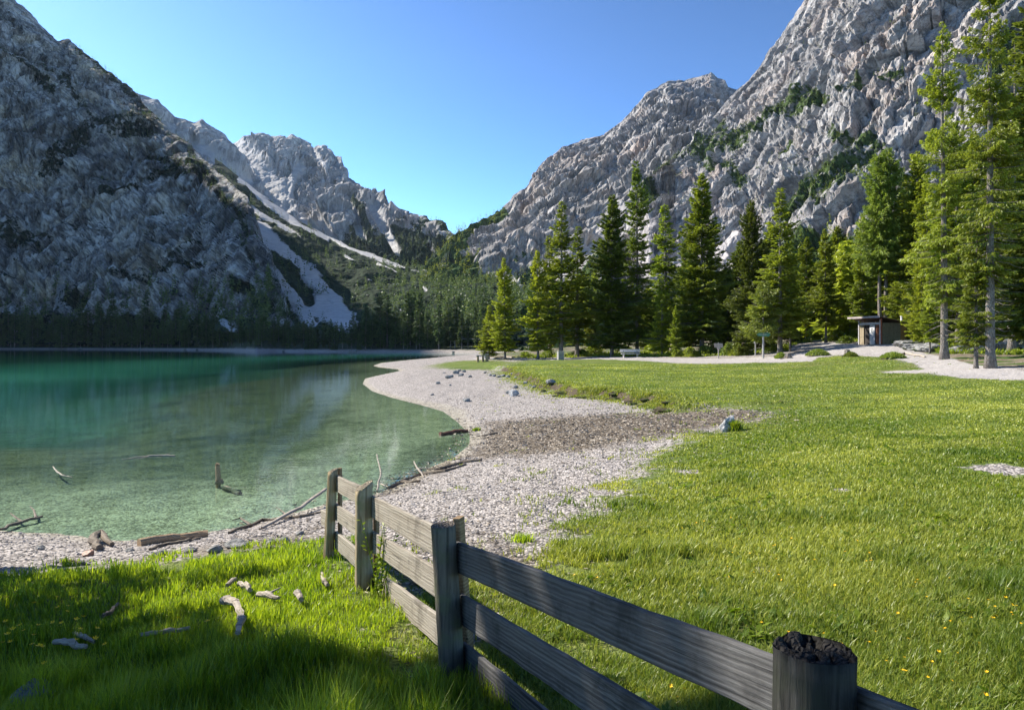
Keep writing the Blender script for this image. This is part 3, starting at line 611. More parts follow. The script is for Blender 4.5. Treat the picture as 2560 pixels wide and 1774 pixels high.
def conifer(name, seed, H, R, cb, nbr, spr, leaf, lw, mat, bark, tr=None, droop=0.25, top=0.8, low=0.55, dead=0, hang=0.35, gaps=0.0, stems=1, wood_sides=3, upper=1.0):
    """a spruce or larch: trunk with limbs, and a crown of needle sprays hung along every limb"""
    r = np.random.default_rng(seed); t = MB(); LV = []; var = []
    tr = tr or 0.011 * H
    for st in range(stems):
        HH = H * (1 - 0.04 * st); off = np.array([0.0, 0, 0]) if st == 0 else np.array([0.75, 0.2, 0])
        zz = np.linspace(0, 1, 16) ** 1.15; wob = np.cumsum(r.normal(size=(16, 2)), 0) * 0.004 * HH * 0.35
        pts = np.stack([off[0] * np.minimum(1, 0.5 + zz * 3) + wob[:, 0] * zz, off[1] + wob[:, 1] * zz, zz * HH - 0.25], -1)
        rad = tr * (1 - zz) ** 0.85 * (1 + 0.5 * np.exp(-zz * HH / 0.5)) + 0.012
        t.tube(pts, rad, 10, True, 0.06, seed + st)
        # limbs
        u = np.sort(r.uniform(0, 1, nbr)) ** upper; nw = max(8, int(nbr / 6)); u = np.clip(np.round(u * nw) / nw + r.normal(size=nbr) * 0.006, 0, 0.995)
        if gaps: u = u[r.uniform(size=nbr) > gaps * (0.5 + 0.5 * np.sin(u * 37 + seed))]
        n = len(u); h = HH * (cb + (1 - cb) * u)
        L = R * (1 - u) ** top * np.minimum(1, low + u * 3.0) * r.uniform(0.42, 1.2, n) + 0.12
        L *= (1 + 0.22 * np.sin(u * 23 + r.uniform(0, 6))) * (1 + 0.18 * np.sin(az_ := np.arange(n) * 2.399 + u * 9))
        az = np.arange(n) * 2.399 + r.normal(size=n) * 0.5
        slope = (0.45 * u ** 1.5 - droop * (1 - u)) + r.normal(size=n) * 0.08
        bx = np.interp(h, pts[:, 2], pts[:, 0]); by = np.interp(h, pts[:, 2], pts[:, 1])
        for k in range(n):
            d = np.array([math.cos(az[k]), math.sin(az[k])]); s = np.array([0, 0.5, 0.95])
            p = np.stack([bx[k] + d[0] * L[k] * s, by[k] + d[1] * L[k] * s, h[k] + L[k] * (slope[k] * s + 0.16 * s * s)], -1)
            t.tube(p, np.array([0.02, 0.012, 0.004]) * (0.6 + L[k] * 0.45), wood_sides, False)
        m = np.maximum(4, (L * spr * r.uniform(0.75, 1.25, n)).astype(int)); I = np.repeat(np.arange(n), m); N = len(I)
        s = r.uniform(0, 1, N) ** 0.75 * 0.94 + 0.08
        sg = np.where(r.uniform(size=N) < 0.5, -1, 1.0)
        lat = sg * r.uniform(0, 1, N) ** 0.8 * (0.34 * L[I] * (1.08 - s) + 0.10) * np.where(s > 0.9, 0.4, 1)
        dx, dy = np.cos(az[I]), np.sin(az[I]); sx, sy = -dy, dx
        fw = 0.5 * np.abs(lat)
        px = bx[I] + dx * (L[I] * s * 1.0 + fw) + sx * lat; py = by[I] + dy * (L[I] * s + fw) + sy * lat
        pz = h[I] + L[I] * (slope[I] * s + 0.16 * s * s) - np.abs(lat) * 0.25 - hang * leaf * r.uniform(0, 1, N) ** 2
        ln = leaf * r.uniform(0.6, 1.35, N) * (0.75 + 0.25 * np.minimum(1, L[I]))
        ax = np.stack([dx * 0.8 + sx * sg * 0.55 * r.uniform(0.2, 1.3, N), dy * 0.8 + sy * sg * 0.55 * r.uniform(0.2, 1.3, N), slope[I] * 0.6 - hang * r.uniform(0, 1.5, N) + 0.12], -1)
        ax += r.normal(size=(N, 3)) * 0.18; ax /= np.linalg.norm(ax, axis=1)[:, None]
        up = np.stack([r.normal(size=N) * 0.55, r.normal(size=N) * 0.55, np.ones(N)], -1); wd_ = np.cross(ax, up); wd_ /= np.linalg.norm(wd_, axis=1)[:, None]
        P = np.stack([px, py, pz], -1); w = (ln * lw)[:, None]
        nn_ = np.cross(wd_, ax) * (ln * 0.10)[:, None]
        LV.append(np.stack([P - ax * ln[:, None] * 0.35, P + wd_ * w + ax * ln[:, None] * 0.15 - nn_, P + ax * ln[:, None] * 0.65, P - wd_ * w + ax * ln[:, None] * 0.15 - nn_], 1).reshape(-1, 3))
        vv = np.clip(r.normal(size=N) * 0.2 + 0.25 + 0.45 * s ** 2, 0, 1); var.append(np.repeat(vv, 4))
        # leader
    for k in range(dead):
        hz_ = H * r.uniform(0.06, cb + 0.12); a = r.uniform(0, 6.283); Ld = r.uniform(0.25, 0.75) * R * 0.9
        d = np.array([math.cos(a), math.sin(a), 0]); pts = [np.array([0, 0, hz_])]
        for q in range(4): pts.append(pts[-1] + Ld / 4 * (d + np.array([r.normal() * 0.3, r.normal() * 0.3, -0.22 + r.normal() * 0.25])))
        t.tube(pts, np.array([0.035, 0.026, 0.018, 0.010, 0.003]) * (0.6 + 0.02 * H), 4, False)
    LV = np.concatenate(LV); f = np.arange(len(LV)).reshape(-1, 4)
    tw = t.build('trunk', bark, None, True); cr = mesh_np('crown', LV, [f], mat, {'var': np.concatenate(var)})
    for o in (tw, cr): COL.objects.unlink(o)
    return (tw, cr, H)

KINDS = {}
def kind(k, *a, **kw): KINDS[k] = conifer(k, *a, **kw)
#            seed  H    R   cb   nbr spr leaf lw
kind('full', 1, 24, 4.4, 0.10, 520, 30, 0.46, 0.20, M_NEEDLE, M_BARK, dead=10)
kind('full2', 2, 24, 4.0, 0.16, 460, 30, 0.46, 0.20, M_NEEDLE, M_BARK, dead=16, gaps=0.4)
kind('dark', 3, 24, 4.5, 0.06, 560, 32, 0.46, 0.21, M_NEEDLE_D, M_BARK, dead=8, top=0.7)
kind('tall', 4, 28, 4.4, 0.10, 520, 28, 0.46, 0.20, M_NEEDLE_D, M_BARK, dead=12, gaps=0.5, top=0.75, droop=0.35)
kind('slim', 5, 22, 2.7, 0.12, 420, 30, 0.42, 0.19, M_NEEDLE, M_BARK, dead=14, gaps=0.5)
kind('young', 6, 11, 2.2, 0.08, 300, 34, 0.34, 0.18, M_NEEDLE, M_BARK, dead=18, low=0.75, top=0.95)
kind('fresh', 31, 24, 4.3, 0.10, 480, 29, 0.46, 0.19, M_FRESH, M_BARK, dead=16, gaps=0.3)
kind('freshling', 32, 11, 2.2, 0.08, 290, 34, 0.34, 0.18, M_FRESH, M_BARK, dead=18, low=0.75, top=0.95)
kind('larch', 7, 24, 2.9, 0.36, 380, 30, 0.42, 0.13, M_LARCH, M_BARK, tr=0.26, dead=6, top=0.55, low=0.5, hang=0.8, stems=2, droop=0.1)
kind('larchling', 8, 9, 2.6, 0.2, 170, 30, 0.36, 0.12, M_LARCH, M_BARK, tr=0.12, dead=6, top=0.6, hang=0.8, droop=0.0, gaps=0.3)
kind('near', 9, 27, 3.1, 0.16, 430, 74, 0.28, 0.17, M_NEEDLE, M_BARK, tr=0.34, dead=60, gaps=0.8, top=0.62, droop=0.42, hang=0.75, wood_sides=4)
kind('near2', 10, 30, 3.4, 0.22, 450, 74, 0.28, 0.17, M_NEEDLE, M_BARK, tr=0.38, dead=60, gaps=0.8, top=0.55, droop=0.42, hang=0.8, wood_sides=4)
kind('near_slim', 11, 14, 2.3, 0.16, 260, 52, 0.30, 0.19, M_NEEDLE, M_BARK, tr=0.17, dead=44, gaps=0.3, top=0.7, droop=0.3, hang=0.6, wood_sides=4)
for k in range(6):
    kind('far%d' % k, 20 + k, 20, [2.6, 2.2, 3.0, 2.0, 2.7, 2.3][k], [0.08, 0.22, 0.05, 0.3, 0.12, 0.16][k], 150, 12, 0.95, 0.22, M_FARN, M_BARK, tr=0.2, gaps=0.3, top=0.75)

def plant(k, x, y, H, wide=1.0, label=None, group='spruces around the meadow', name='spruce_tree', cat='tree', rz=None, z=None, lean=0.0):
    tw, cr, h0 = KINDS[k]; s = H / h0
    e = empty(name, (x, y, tz(x, y) if z is None else z), rng.uniform(0, 6.28) if rz is None else rz); e.scale = (s * wide, s * wide, s); e.rotation_euler[1] = lean
    for o in (tw, cr):
        c = o.copy(); link(c); c.parent = e
    tag(e, label, cat, group); return e
def at_px(k, px, top, d, wide=1.0, label=None, **kw):
    x, y = wd(px, d); z = tz(x, y); H = CAMZ + d * (HZ - top) / F - z
    return plant(k, x, y, H, wide, label, **kw)

TREES = [
 ('fresh', 505, 257, 88, 1.0, 'lone light green spruce at the left end of the lakeside row, bare lower trunk', 'spruce_tree'),
 ('freshling', 489, 305, 92, 1.25, 'low bushy spruce just left of the lone light green spruce by the stone table', 'spruce_tree'),
 ('fresh', 538, 250, 86, 1.0, 'bright green spruce on two thin stems, second in the lakeside row', 'spruce_tree'),
 ('slim', 561, 201, 85, 1.25, 'slender dark topped spruce rising behind the slatted litter bin', 'spruce_tree'),
 ('slim', 577, 226, 88, 1.35, 'narrow spruce right of the litter bin with a leaning trunk', 'spruce_tree'),
 ('slim', 550, 235, 92, 1.1, 'narrow spruce half hidden behind the slender one at the litter bin', 'spruce_tree'),
 ('dark', 612, 194, 84, 0.95, 'broad dark spruce directly left of the bench', 'spruce_tree'),
 ('tall', 637, 161, 86, 0.85, 'tallest pointed spruce of the row, its trunk behind the bench', 'spruce_tree'),
 ('slim', 666, 204, 92, 1.3, 'slim spruce between the tallest one and the wide sunlit one', 'spruce_tree'),
 ('freshling', 662, 277, 80, 0.95, 'small light green spruce with a bare thin stem right of the bench', 'spruce_tree'),
 ('full', 702, 172, 80, 1.05, 'wide sunlit spruce in the middle of the row behind the board signpost', 'spruce_tree'),
 ('dark', 690, 232, 88, 1.1, 'dark spruce behind the left side of the wide sunlit one', 'spruce_tree'),
 ('dark', 728, 262, 86, 1.0, 'dark low spruce right of the wide sunlit one', 'spruce_tree'),
 ('dark', 752, 199, 71, 0.8, 'dense dark spruce with a thin bare tip behind the arrow post', 'spruce_tree'),
 ('slim', 780, 187, 66, 1.35, 'tall spruce with a reddish top right of the dense dark one', 'spruce_tree'),
 ('larchling', 763, 281, 65, 1.15, 'small yellow green larch behind the green direction board', 'larch_tree'),
 ('full2', 790, 240, 68, 0.8, 'dark trunked spruce beside the mouth of the forest road', 'spruce_tree'),
 ('fresh', 676, 305, 77, 1.0, 'low green spruce filling the gap behind the small light one', 'spruce_tree'),
 ('dark', 648, 285, 93, 1.1, 'low dark spruce behind the bench seen between two tall trunks', 'spruce_tree'),
 ('full', 592, 300, 95, 1.2, 'low light spruce seen between the leaning trunk and the broad dark one', 'spruce_tree'),
 ('full2', 806, 236, 112, 1.2, 'distant spruce above the far end of the forest road', 'spruce_tree'),
 ('full', 822, 262, 120, 1.3, 'pale green distant spruce over the forest road', 'spruce_tree'),
 ('slim', 836, 258, 96, 1.3, 'thin spruce close behind the bare reddish pine', 'spruce_tree'),
 ('full', 814, 285, 128, 1.4, 'lowest distant spruce closing the forest road', 'spruce_tree'),
 ('full2', 862, 214, 80, 0.85, 'spruce with a straight pale trunk left of the hut roof', 'spruce_tree'),
 ('fresh', 850, 285, 84, 1.1, 'low bushy spruce left of the hut', 'spruce_tree'),
 ('larch', 886, 147, 76, 1.0, 'tall twin stemmed larch right behind the hut', 'larch_tree'),
 ('full', 910, 205, 82, 0.9, 'spruce behind the right end of the hut roof', 'spruce_tree'),
 ('slim', 900, 262, 74, 1.2, 'thin spruce with a bare stem behind the hut roof', 'spruce_tree'),
 ('fresh', 928, 178, 62, 0.9, 'large yellow green spruce between the hut and the thick grey trunk', 'spruce_tree'),
 ('fresh', 922, 255, 56, 1.0, 'drooping light spruce just right of the hut', 'spruce_tree'),
 ('near', 944, 19, 41, 0.80, 'tall grey trunked spruce at the left of the pair by the gravel path', 'spruce_tree'),
 ('near2', 990, -55, 31, 0.82, 'tallest thick trunked spruce at the right edge, top out of the picture', 'spruce_tree'),
 ('near_slim', 976, 215, 31.6, 1.05, 'thin trunked spruce between the two thick grey trunks', 'spruce_tree'),
 ('near', 1012, 40, 46, 0.9, 'grey trunked spruce behind the tallest one by the big boulder', 'spruce_tree'),
 ('dark', 1050, -20, 40, 1.0, 'dark spruce cut by the right edge of the picture', 'spruce_tree'),
 ('dark', 966, 150, 66, 1.1, 'dark spruce in the shade behind the two thick grey trunks', 'spruce_tree'),
 ('fresh', 950, 205, 72, 1.1, 'sunlit spruce filling the gap left of the thick grey trunk', 'spruce_tree'),
 ('dark', 1000, 120, 72, 1.3, 'dark spruce deep in the wood behind the tallest trunk', 'spruce_tree'),
 ('full', 985, 240, 52, 1.1, 'low drooping spruce over the roots behind the thin trunk', 'spruce_tree'),
 ('dark', 1035, 130, 60, 1.2, 'dark spruce deep in the wood above the big boulder', 'spruce_tree'),
 ('near', 1085, 60, 33, 0.9, 'spruce reaching in from outside the right edge', 'spruce_tree'),
 ('full2', 958, 120, 58, 1.0, 'tall sunlit spruce between the two thick grey trunks', 'spruce_tree'),
 ('full', 1008, 235, 56, 1.1, 'sunlit low spruce right of the tallest trunk', 'spruce_tree'),
 ('full2', 930, 268, 50, 0.9, 'small drooping spruce left of the thick grey trunk', 'spruce_tree'),
 ('full', 838, 225, 100, 1.2, 'tall distant spruce behind the bare reddish pine', 'spruce_tree'),
 ('fresh', 872, 262, 90, 1.0, 'fresh green spruce peeping over the left end of the hut roof', 'spruce_tree'),
 ('full2', 918, 228, 92, 1.1, 'spruce with a pale stem far behind the right end of the hut', 'spruce_tree'),
 ('dark', 902, 215, 100, 1.3, 'dark distant spruce seen between the larch and the hut roof end', 'spruce_tree'),
 ('full', 942, 190, 84, 1.1, 'distant spruce seen left of the thick grey trunk high above the hut', 'spruce_tree'),
 ('fresh', 905, 288, 68, 1.0, 'low fresh green spruce directly behind the right end of the hut', 'spruce_tree'),
 ('dark', 770, 230, 92, 1.2, 'dark spruce behind the small larch', 'spruce_tree'),
 ('dark', 740, 240, 95, 1.3, 'dark spruce in the gap left of the dense dark one', 'spruce_tree'),
 ('full', 918, 150, 74, 1.0, 'tall spruce in the second row left of the thick grey trunk', 'spruce_tree'),
 ('full2', 975, 130, 64, 1.0, 'sunlit spruce in the second row between the two thick grey trunks', 'spruce_tree'),
 ('fresh', 960, 250, 60, 1.1, 'low fresh green spruce between the thick trunks', 'spruce_tree'),
 ('full', 1020, 160, 62, 1.1, 'spruce in the second row at the right edge', 'spruce_tree'),
 ('fresh', 1030, 245, 52, 1.1, 'low fresh green spruce above the big boulder', 'spruce_tree'),
 ('full', 905, 180, 94, 1.1, 'tall distant spruce right of the larch crown', 'spruce_tree'),
 ('full2', 826, 228, 84, 1.0, 'spruce right of the forest road entrance', 'spruce_tree'),
 ('full', 875, 250, 112, 1.3, 'distant spruce seen left of the larch stems', 'spruce_tree'),
 ('full2', 895, 230, 118, 1.3, 'distant spruce seen right of the larch stems', 'spruce_tree'),
 ('dark', 935, 255, 98, 1.5, 'shaded distant spruce far behind the hut', 'spruce_tree'),
]
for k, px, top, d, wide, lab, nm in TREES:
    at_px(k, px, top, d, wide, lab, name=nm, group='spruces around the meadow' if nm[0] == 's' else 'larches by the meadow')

# dead reddish pine
t = MB(); r = np.random.default_rng(5); x, y = wd(843, 86); e = empty('pine_tree', (x, y, tz(x, y)))
pts = np.array([(0.35 * math.sin(k * 0.7) * k / 12 - 0.03 * k, 0, k * 0.88) for k in range(13)]); pts[:, 0] -= 0.25 * pts[:, 2] / 11
t.tube(pts, np.linspace(0.16, 0.03, 13), 8)
for k in range(20):
    h = r.uniform(2.2, 9.6); a = r.choice([0, math.pi, 2.6, 0.5, 3.6]) + r.normal() * 0.3; L = r.uniform(0.6, 2.2); b = np.array([np.interp(h, pts[:, 2], pts[:, 0]), 0, h])
    p = [b + np.array([math.cos(a) * s * L, math.sin(a) * s * L, 0.25 * math.sin(s * 3) * L - 0.15 * s * L]) for s in (0, 0.35, 0.7, 1)]
    t.tube(p, [0.045, 0.035, 0.02, 0.006], 5, False)
t.build('trunk', M_BARKP, e, True)
N = 500; c = r.normal(size=(N, 3)) * np.array([0.9, 0.9, 0.8]) + np.array([-0.4, 0, 10.2]); a = r.normal(size=(N, 3)); a /= np.linalg.norm(a, axis=1)[:, None]; b = np.cross(a, r.normal(size=(N, 3))); b /= np.linalg.norm(b, axis=1)[:, None]
mesh_np('crown', np.stack([c - a * .2, c + b * .05, c + a * .2, c - b * .05], 1).reshape(-1, 3), [np.arange(N * 4).reshape(-1, 4)], M_NEEDLE, {'var': np.repeat(r.uniform(0, 1, N), 4)}, parent=e)
tag(e, 'nearly bare pine with a reddish trunk and dead side branches left of the hut', 'tree')

# two spruces just outside the picture on the left: their shade lies over the foreground
for px_, py_, H_, k_, w_, lb in ((-9.3, 7.25, 10.5, 'near_slim', 1.1, 'spruce outside the left edge nearest the shore, shading the grass by the fence'), (-9.0, 6.2, 8.0, 'near_slim', 1.2, 'spruce just outside the left edge that shades the long grass'), (-9.6, 5.4, 11.0, 'near_slim', 1.15, 'taller spruce outside the left edge that shades the near fence boards'),
        (-9.4, 4.4, 10.0, 'near_slim', 1.2, 'spruce outside the left edge behind the taller one'), (-8.4, 3.9, 9.6, 'near_slim', 1.2, 'spruce level with the camera on the left, outside the picture')):
    plant(k_, px_, py_, H_, w_, lb, group='spruces shading the foreground')

# far wood along the opposite shore: the front trees one by one, the wood behind as a mass
def far_point(px, back): 
    d = float(np.interp(px, FAR_PX, FAR_D)) + back; return wd(px, d) + (d,)
r = np.random.default_rng(11); cnt = 0
for row, (back, n, hh) in enumerate(((12, 86, 20), (24, 84, 25), (42, 80, 28))):
    for k in range(n):
        px = -12 + 520 * (k + r.uniform(0.1, 0.9)) / n
        if row == 0 and 225 < px < 268: continue
        x, y, d = far_point(px, back + r.uniform(-4, 6)); z = tz(x, y)
        H = hh * r.choice([r.uniform(0.35, 0.7), r.uniform(0.6, 1.15)]) * np.interp(px, [0, 150, 230, 270, 340, 380, 500], [1.5, 1.35, 0.7, 0.5, 0.6, 0.9, 0.85])
        kk_ = 'far%d' % r.integers(6); tw, cr, h0 = KINDS[kk_]; s = H / h0
        e = plant(kk_, x, y, H, r.uniform(0.9, 1.5), 'dark spruce in the shaded wood along the far shore of the lake', 'wood along the far shore', z=z - 0.2); cnt += 1

def forest_mass(name, pts, hs, lean=0, seed=1, mat=M_FARN, wid=0.27, sprays=46):
    """many small spruces in one mesh"""
    r = np.random.default_rng(seed); n = len(pts); I = np.repeat(np.arange(n), sprays); N = len(I); H = hs[I]
    u = r.uniform(0, 1, N) ** 1.3; a = r.uniform(0, 6.283, N); R = H * 0.15 * (1 - u) ** 0.8 * r.uniform(0.4, 1.1, N) + 0.05 * H * 0.1
    c = pts[I] + np.stack([np.cos(a) * R, np.sin(a) * R, H * (0.06 + 0.9 * u)], -1)
    ax = np.stack([np.cos(a), np.sin(a), -0.35 + 1.2 * (u > 0.93)], -1) + r.normal(size=(N, 3)) * 0.25; ax /= np.linalg.norm(ax, axis=1)[:, None]
    w = np.cross(ax, r.normal(size=(N, 3)) * 0.5 + np.array([0, 0, 1])); w /= np.linalg.norm(w, axis=1)[:, None]
    ln = (H * r.uniform(0.07, 0.12, N) * (1.15 - 0.55 * u))[:, None]
    V = np.stack([c - ax * ln * .5, c + w * ln * .42, c + ax * ln * .8, c - w * ln * .42], 1).reshape(-1, 3)
    vv = np.clip(r.uniform(0, 1, n)[I] * 0.5 + r.uniform(0, 0.5, N), 0, 1)
    o = mesh_np(name, V, [np.arange(4 * N).reshape(-1, 4)], mat, {'var': np.repeat(vv, 4)}); tag(o, kind='stuff'); return o

def scatter_on(grid, vegmask, n, seed, thr=0.55, px_rng=None, py_rng=None):
    nr, nc, _ = grid.shape; r = np.random.default_rng(seed); P = grid.reshape(-1, 3); v = vegmask.ravel()
    sx = 512 + F * P[:, 0] / P[:, 1]; sy = HZ - F * (P[:, 2] - CAMZ) / P[:, 1]
    ok = v > thr
    if px_rng: ok &= (sx > px_rng[0]) & (sx < px_rng[1])
    if py_rng: ok &= (sy > py_rng[0]) & (sy < py_rng[1])
    ids = np.nonzero(ok)[0]
    ids = r.choice(ids, min(n, len(ids)), replace=False); return P[ids]
p = scatter_on(QA, VA + 1, 330, 44, 0.2, (-20, 270), (283, 346)); forest_mass('forest', p, np.random.default_rng(4).uniform(7, 19, len(p)), seed=45, sprays=60)
r = np.random.default_rng(3)
p = []
for k in range(520):
    px = r.uniform(-20, 520); x, y, d = far_point(px, r.uniform(48, 75)); p.append((x, y, tz(x, y) - 0.3))
p = np.array(p); hs_ = r.uniform(8, 17, len(p)) * np.interp(512 + F * p[:, 0] / p[:, 1], [0, 200, 270, 340, 380], [1.1, 0.9, 0.5, 0.6, 1.0]) * (1 + 0.35 * fbm(p / 30, 2)); forest_mass('forest', p, hs_, seed=2, sprays=70)
p = scatter_on(QF, VF, 900, 4, 0.5); forest_mass('forest', p, r.uniform(5, 13, len(p)) , seed=5, sprays=34)
p = scatter_on(QF, VF, 420, 14, 0.2, (380, 560), (262, 320)); forest_mass('forest', p, r.uniform(9, 17, len(p)) , seed=6, sprays=40)  # dark needle colour puts shade on this part of the hillside
p = scatter_on(QF, VF + 1, 26, 24, 0.2, (268, 330), (255, 318)); forest_mass('forest', p, r.uniform(10, 17, len(p)) , seed=26, sprays=40)
p = scatter_on(QC, VC, 700, 7, 0.5); forest_mass('forest', p, r.uniform(9, 17, len(p)), seed=8, sprays=30)
p = scatter_on(QD, VD, 1100, 9, 0.5); forest_mass('forest', p, r.uniform(7, 16, len(p)), seed=10, sprays=30, mat=M_NEEDLE)
p = scatter_on(QA, VA, 2200, 12, 0.42, (-20, 300)); forest_mass('forest', p, r.uniform(3, 9, len(p)), seed=13, sprays=26)
p = scatter_on(QE, VE_, 2600, 15, 0.42, (560, 1060), (-20, 260)); forest_mass('forest', p, r.uniform(1.6, 5, len(p)), seed=16, sprays=22, mat=M_NEEDLE_D)
p = scatter_on(QE, VE_, 500, 17, 0.6, (540, 1060), (235, 320)); forest_mass('forest', p, r.uniform(6, 13, len(p)), seed=18, sprays=40, mat=M_NEEDLE)
# wood behind the meadow trees
p = []
for k in range(400):
    px = r.uniform(780, 1200); d = r.uniform(84, 170); x, y = wd(px, d)
    if px > 795 + 30 * (d < 110) : p.append((x, y, tz(x, y) - 0.3))
p = np.array(p); forest_mass('forest', p, r.uniform(9, 14, len(p)) * np.interp(512 + F * p[:, 0] / p[:, 1], [840, 900], [1, 1.5]), seed=19, sprays=300, mat=M_NEEDLE)
# ---------------------------------------------------------------- wood, stone and paint
def wood_mat(name, a, b, lichen=None, axis=0, tint=None):
    m = NT(name); o = m.obj(); sc = [70, 70, 70]; sc[axis] = 0.9
    info = m.n('ObjectInfo').outputs['Random']
    ov = m.n('VectorMath', operation='ADD'); m.set(ov.inputs[0], o); cx = m.n('CombineXYZ'); m.set(cx.inputs[axis], m.math('MULTIPLY', info, 37.0)); m.set(ov.inputs[1], cx.outputs[0])
    v = ov.outputs[0]
    kn = m.voro(m.mapping(v, tuple(1.6 if k == axis else 5.0 for k in range(3))), 1.0)
    knm = m.rng(kn, 0.03, 0.22, 1, 0)
    warp = m.noise(m.mapping(v, tuple(0.7 if k == axis else 3 for k in range(3))), 1.5, 3)
    gr = m.noise(m.mapping(v, tuple(sc)), 1.0, 7, 0.72, 0.15)
    w = m.n('TexWave', wave_type='BANDS', bands_direction='Z' if axis == 0 else 'X'); m.set(w.inputs['Vector'], m.mapping(v, tuple(0.5 if k == axis else 1 for k in range(3))))
    w.inputs['Scale'].default_value = 16; w.inputs['Distortion'].default_value = 3.5; w.inputs['Detail'].default_value = 4; w.inputs['Detail Scale'].default_value = 1.2
    g2 = m.math('ADD', m.math('MULTIPLY', gr, 0.88), m.math('MULTIPLY', w.outputs[0], 0.12))
    c = m.mix(m.rng(g2, 0.3, 0.72), a, b)
    c = m.mix(m.math('MULTIPLY', knm, 0.75), c, tuple(k * 0.35 for k in a))
    c = m.mix(m.rng(warp, 0.45, 0.7, 0, 0.5), c, tuple(k * 0.7 for k in b))
    blot = m.noise(o, 3.5, 5, 0.7); c = m.mix(m.rng(blot, 0.5, 0.68, 0, 0.55), c, tuple(k * 0.45 for k in a))
    split = m.noise(m.mapping(v, tuple(0.5 if k == axis else 38 for k in range(3))), 1.0, 2, 0.5); sp = m.rng(split, 0.665, 0.70); c = m.mix(m.math('MULTIPLY', sp, 0.85), c, (0.012, 0.011, 0.010))
    if lichen: c = m.mix(m.rng(m.noise(o, 7, 4), 0.52, 0.7, 0, 0.6), c, lichen)
    h = m.math('SUBTRACT', g2, m.math('MULTIPLY', knm, 0.4))
    return m.done(m.pbr(c, 0.8, m.bump(h, 0.8, 0.008), 0.2))
M_BOARD_SHADE = wood_mat('shaded_weathered_board', (0.038, 0.037, 0.036), (0.155, 0.15, 0.145))  # near span: the shade on these planks is put into a darker tone
M_BOARD2 = wood_mat('pale_board', (0.15, 0.125, 0.095), (0.36, 0.325, 0.27))  # paler copy of the plank wood for the spans in the sun
M_BATTEN = wood_mat('brown_batten', (0.16, 0.10, 0.05), (0.32, 0.225, 0.13), None, 2)
M_DRIFT = wood_mat('driftwood', (0.22, 0.18, 0.135), (0.48, 0.42, 0.35))
M_DRIFTD = wood_mat('dark_driftwood', (0.09, 0.07, 0.05), (0.24, 0.195, 0.145))
M_LOG = wood_mat('fresh_log', (0.26, 0.16, 0.085), (0.50, 0.36, 0.22))
def post_mat(name, a, b, lich, top):
    m = NT(name); o = m.obj()
    g = m.noise(m.mapping(o, (30, 30, 1.5)), 1, 6, 0.7, 0.6); big = m.noise(o, 5, 4)
    c = m.mix(m.rng(g, 0.3, 0.7), a, b); c = m.mix(m.rng(big, 0.5, 0.66, 0, 0.75), c, lich)
    v = m.voro(o, 55, feature='DISTANCE_TO_EDGE'); rings = m.n('TexWave', wave_type='RINGS', rings_direction='Z'); m.set(rings.inputs['Vector'], o); rings.inputs['Scale'].default_value = 28; rings.inputs['Distortion'].default_value = 3; rings.inputs['Detail'].default_value = 3
    t = m.mix(m.rng(m.noise(o, 60, 4, 0.7), 0.3, 0.7), tuple(k * 0.4 for k in top), top); t = m.mix(m.rng(rings.outputs[0], 0.2, 0.8, 0, 0.5), t, tuple(k * 1.5 for k in top)); t = m.mix(m.rng(v, 0.0, 0.12, 0.7, 0), t, (0.012, 0.011, 0.01))
    c = m.mix(m.attr('top'), c, t)
    return m.done(m.pbr(c, 0.9, m.bump(m.math('ADD', g, m.math('MULTIPLY', m.math('MULTIPLY', v, 3.0), m.attr('top'))), 0.9, 0.012), 0.12))
M_POST1 = post_mat('charred_shaded_post', (0.012, 0.012, 0.011), (0.055, 0.053, 0.048), (0.032, 0.036, 0.026), (0.034, 0.032, 0.030))  # charred wood, with the shade on the nearest post darkened into its colour
M_POST2 = post_mat('dark_post', (0.05, 0.045, 0.035), (0.15, 0.135, 0.11), (0.11, 0.12, 0.065), (0.24, 0.20, 0.16))
M_POST3 = post_mat('mossy_post', (0.17, 0.125, 0.07), (0.40, 0.32, 0.21), (0.22, 0.22, 0.10), (0.34, 0.29, 0.22))
def stone_mat(name, a, b, moss=None, sc=1.0):
    m = NT(name); o = m.obj(); n = m.noise(o, 3.5 * sc, 7, 0.65); f = m.noise(o, 14 * sc, 5, 0.7); p = m.voro(o, 9 * sc)
    c = m.mix(m.rng(m.math('ADD', m.math('MULTIPLY', n, 0.6), m.math('MULTIPLY', f, 0.4)), 0.35, 0.65), a, b)
    if moss:
        c = m.mix(m.rng(m.noise(o, 2 * sc, 4), 0.5, 0.62, 0, 0.8), c, moss)
    return m.done(m.pbr(c, 0.95, m.bump(m.math('ADD', m.math('ADD', n, f), m.math('MULTIPLY', p, -0.5)), 0.9, 0.03 / sc), 0.1))
M_STONE = stone_mat('limestone', (0.24, 0.235, 0.225), (0.58, 0.56, 0.54))
M_STONED = stone_mat('grey_stone', (0.13, 0.13, 0.125), (0.33, 0.325, 0.31))
M_BOULDER = stone_mat('mossy_boulder', (0.10, 0.10, 0.095), (0.36, 0.35, 0.33), (0.05, 0.07, 0.02), 0.5)
def plain(name, c, rough=0.6, var=0.25, sc=8.0, spec=0.3, metal=0.0):
    m = NT(name); n = m.noise(m.obj(), sc, 5, 0.65)
    col = m.mix(m.rng(n, 0.3, 0.7), tuple(k * (1 - var) for k in c), tuple(min(1, k * (1 + var)) for k in c))
    return m.done(m.pbr(col, rough, m.bump(n, 0.3, 0.01), spec, metal))

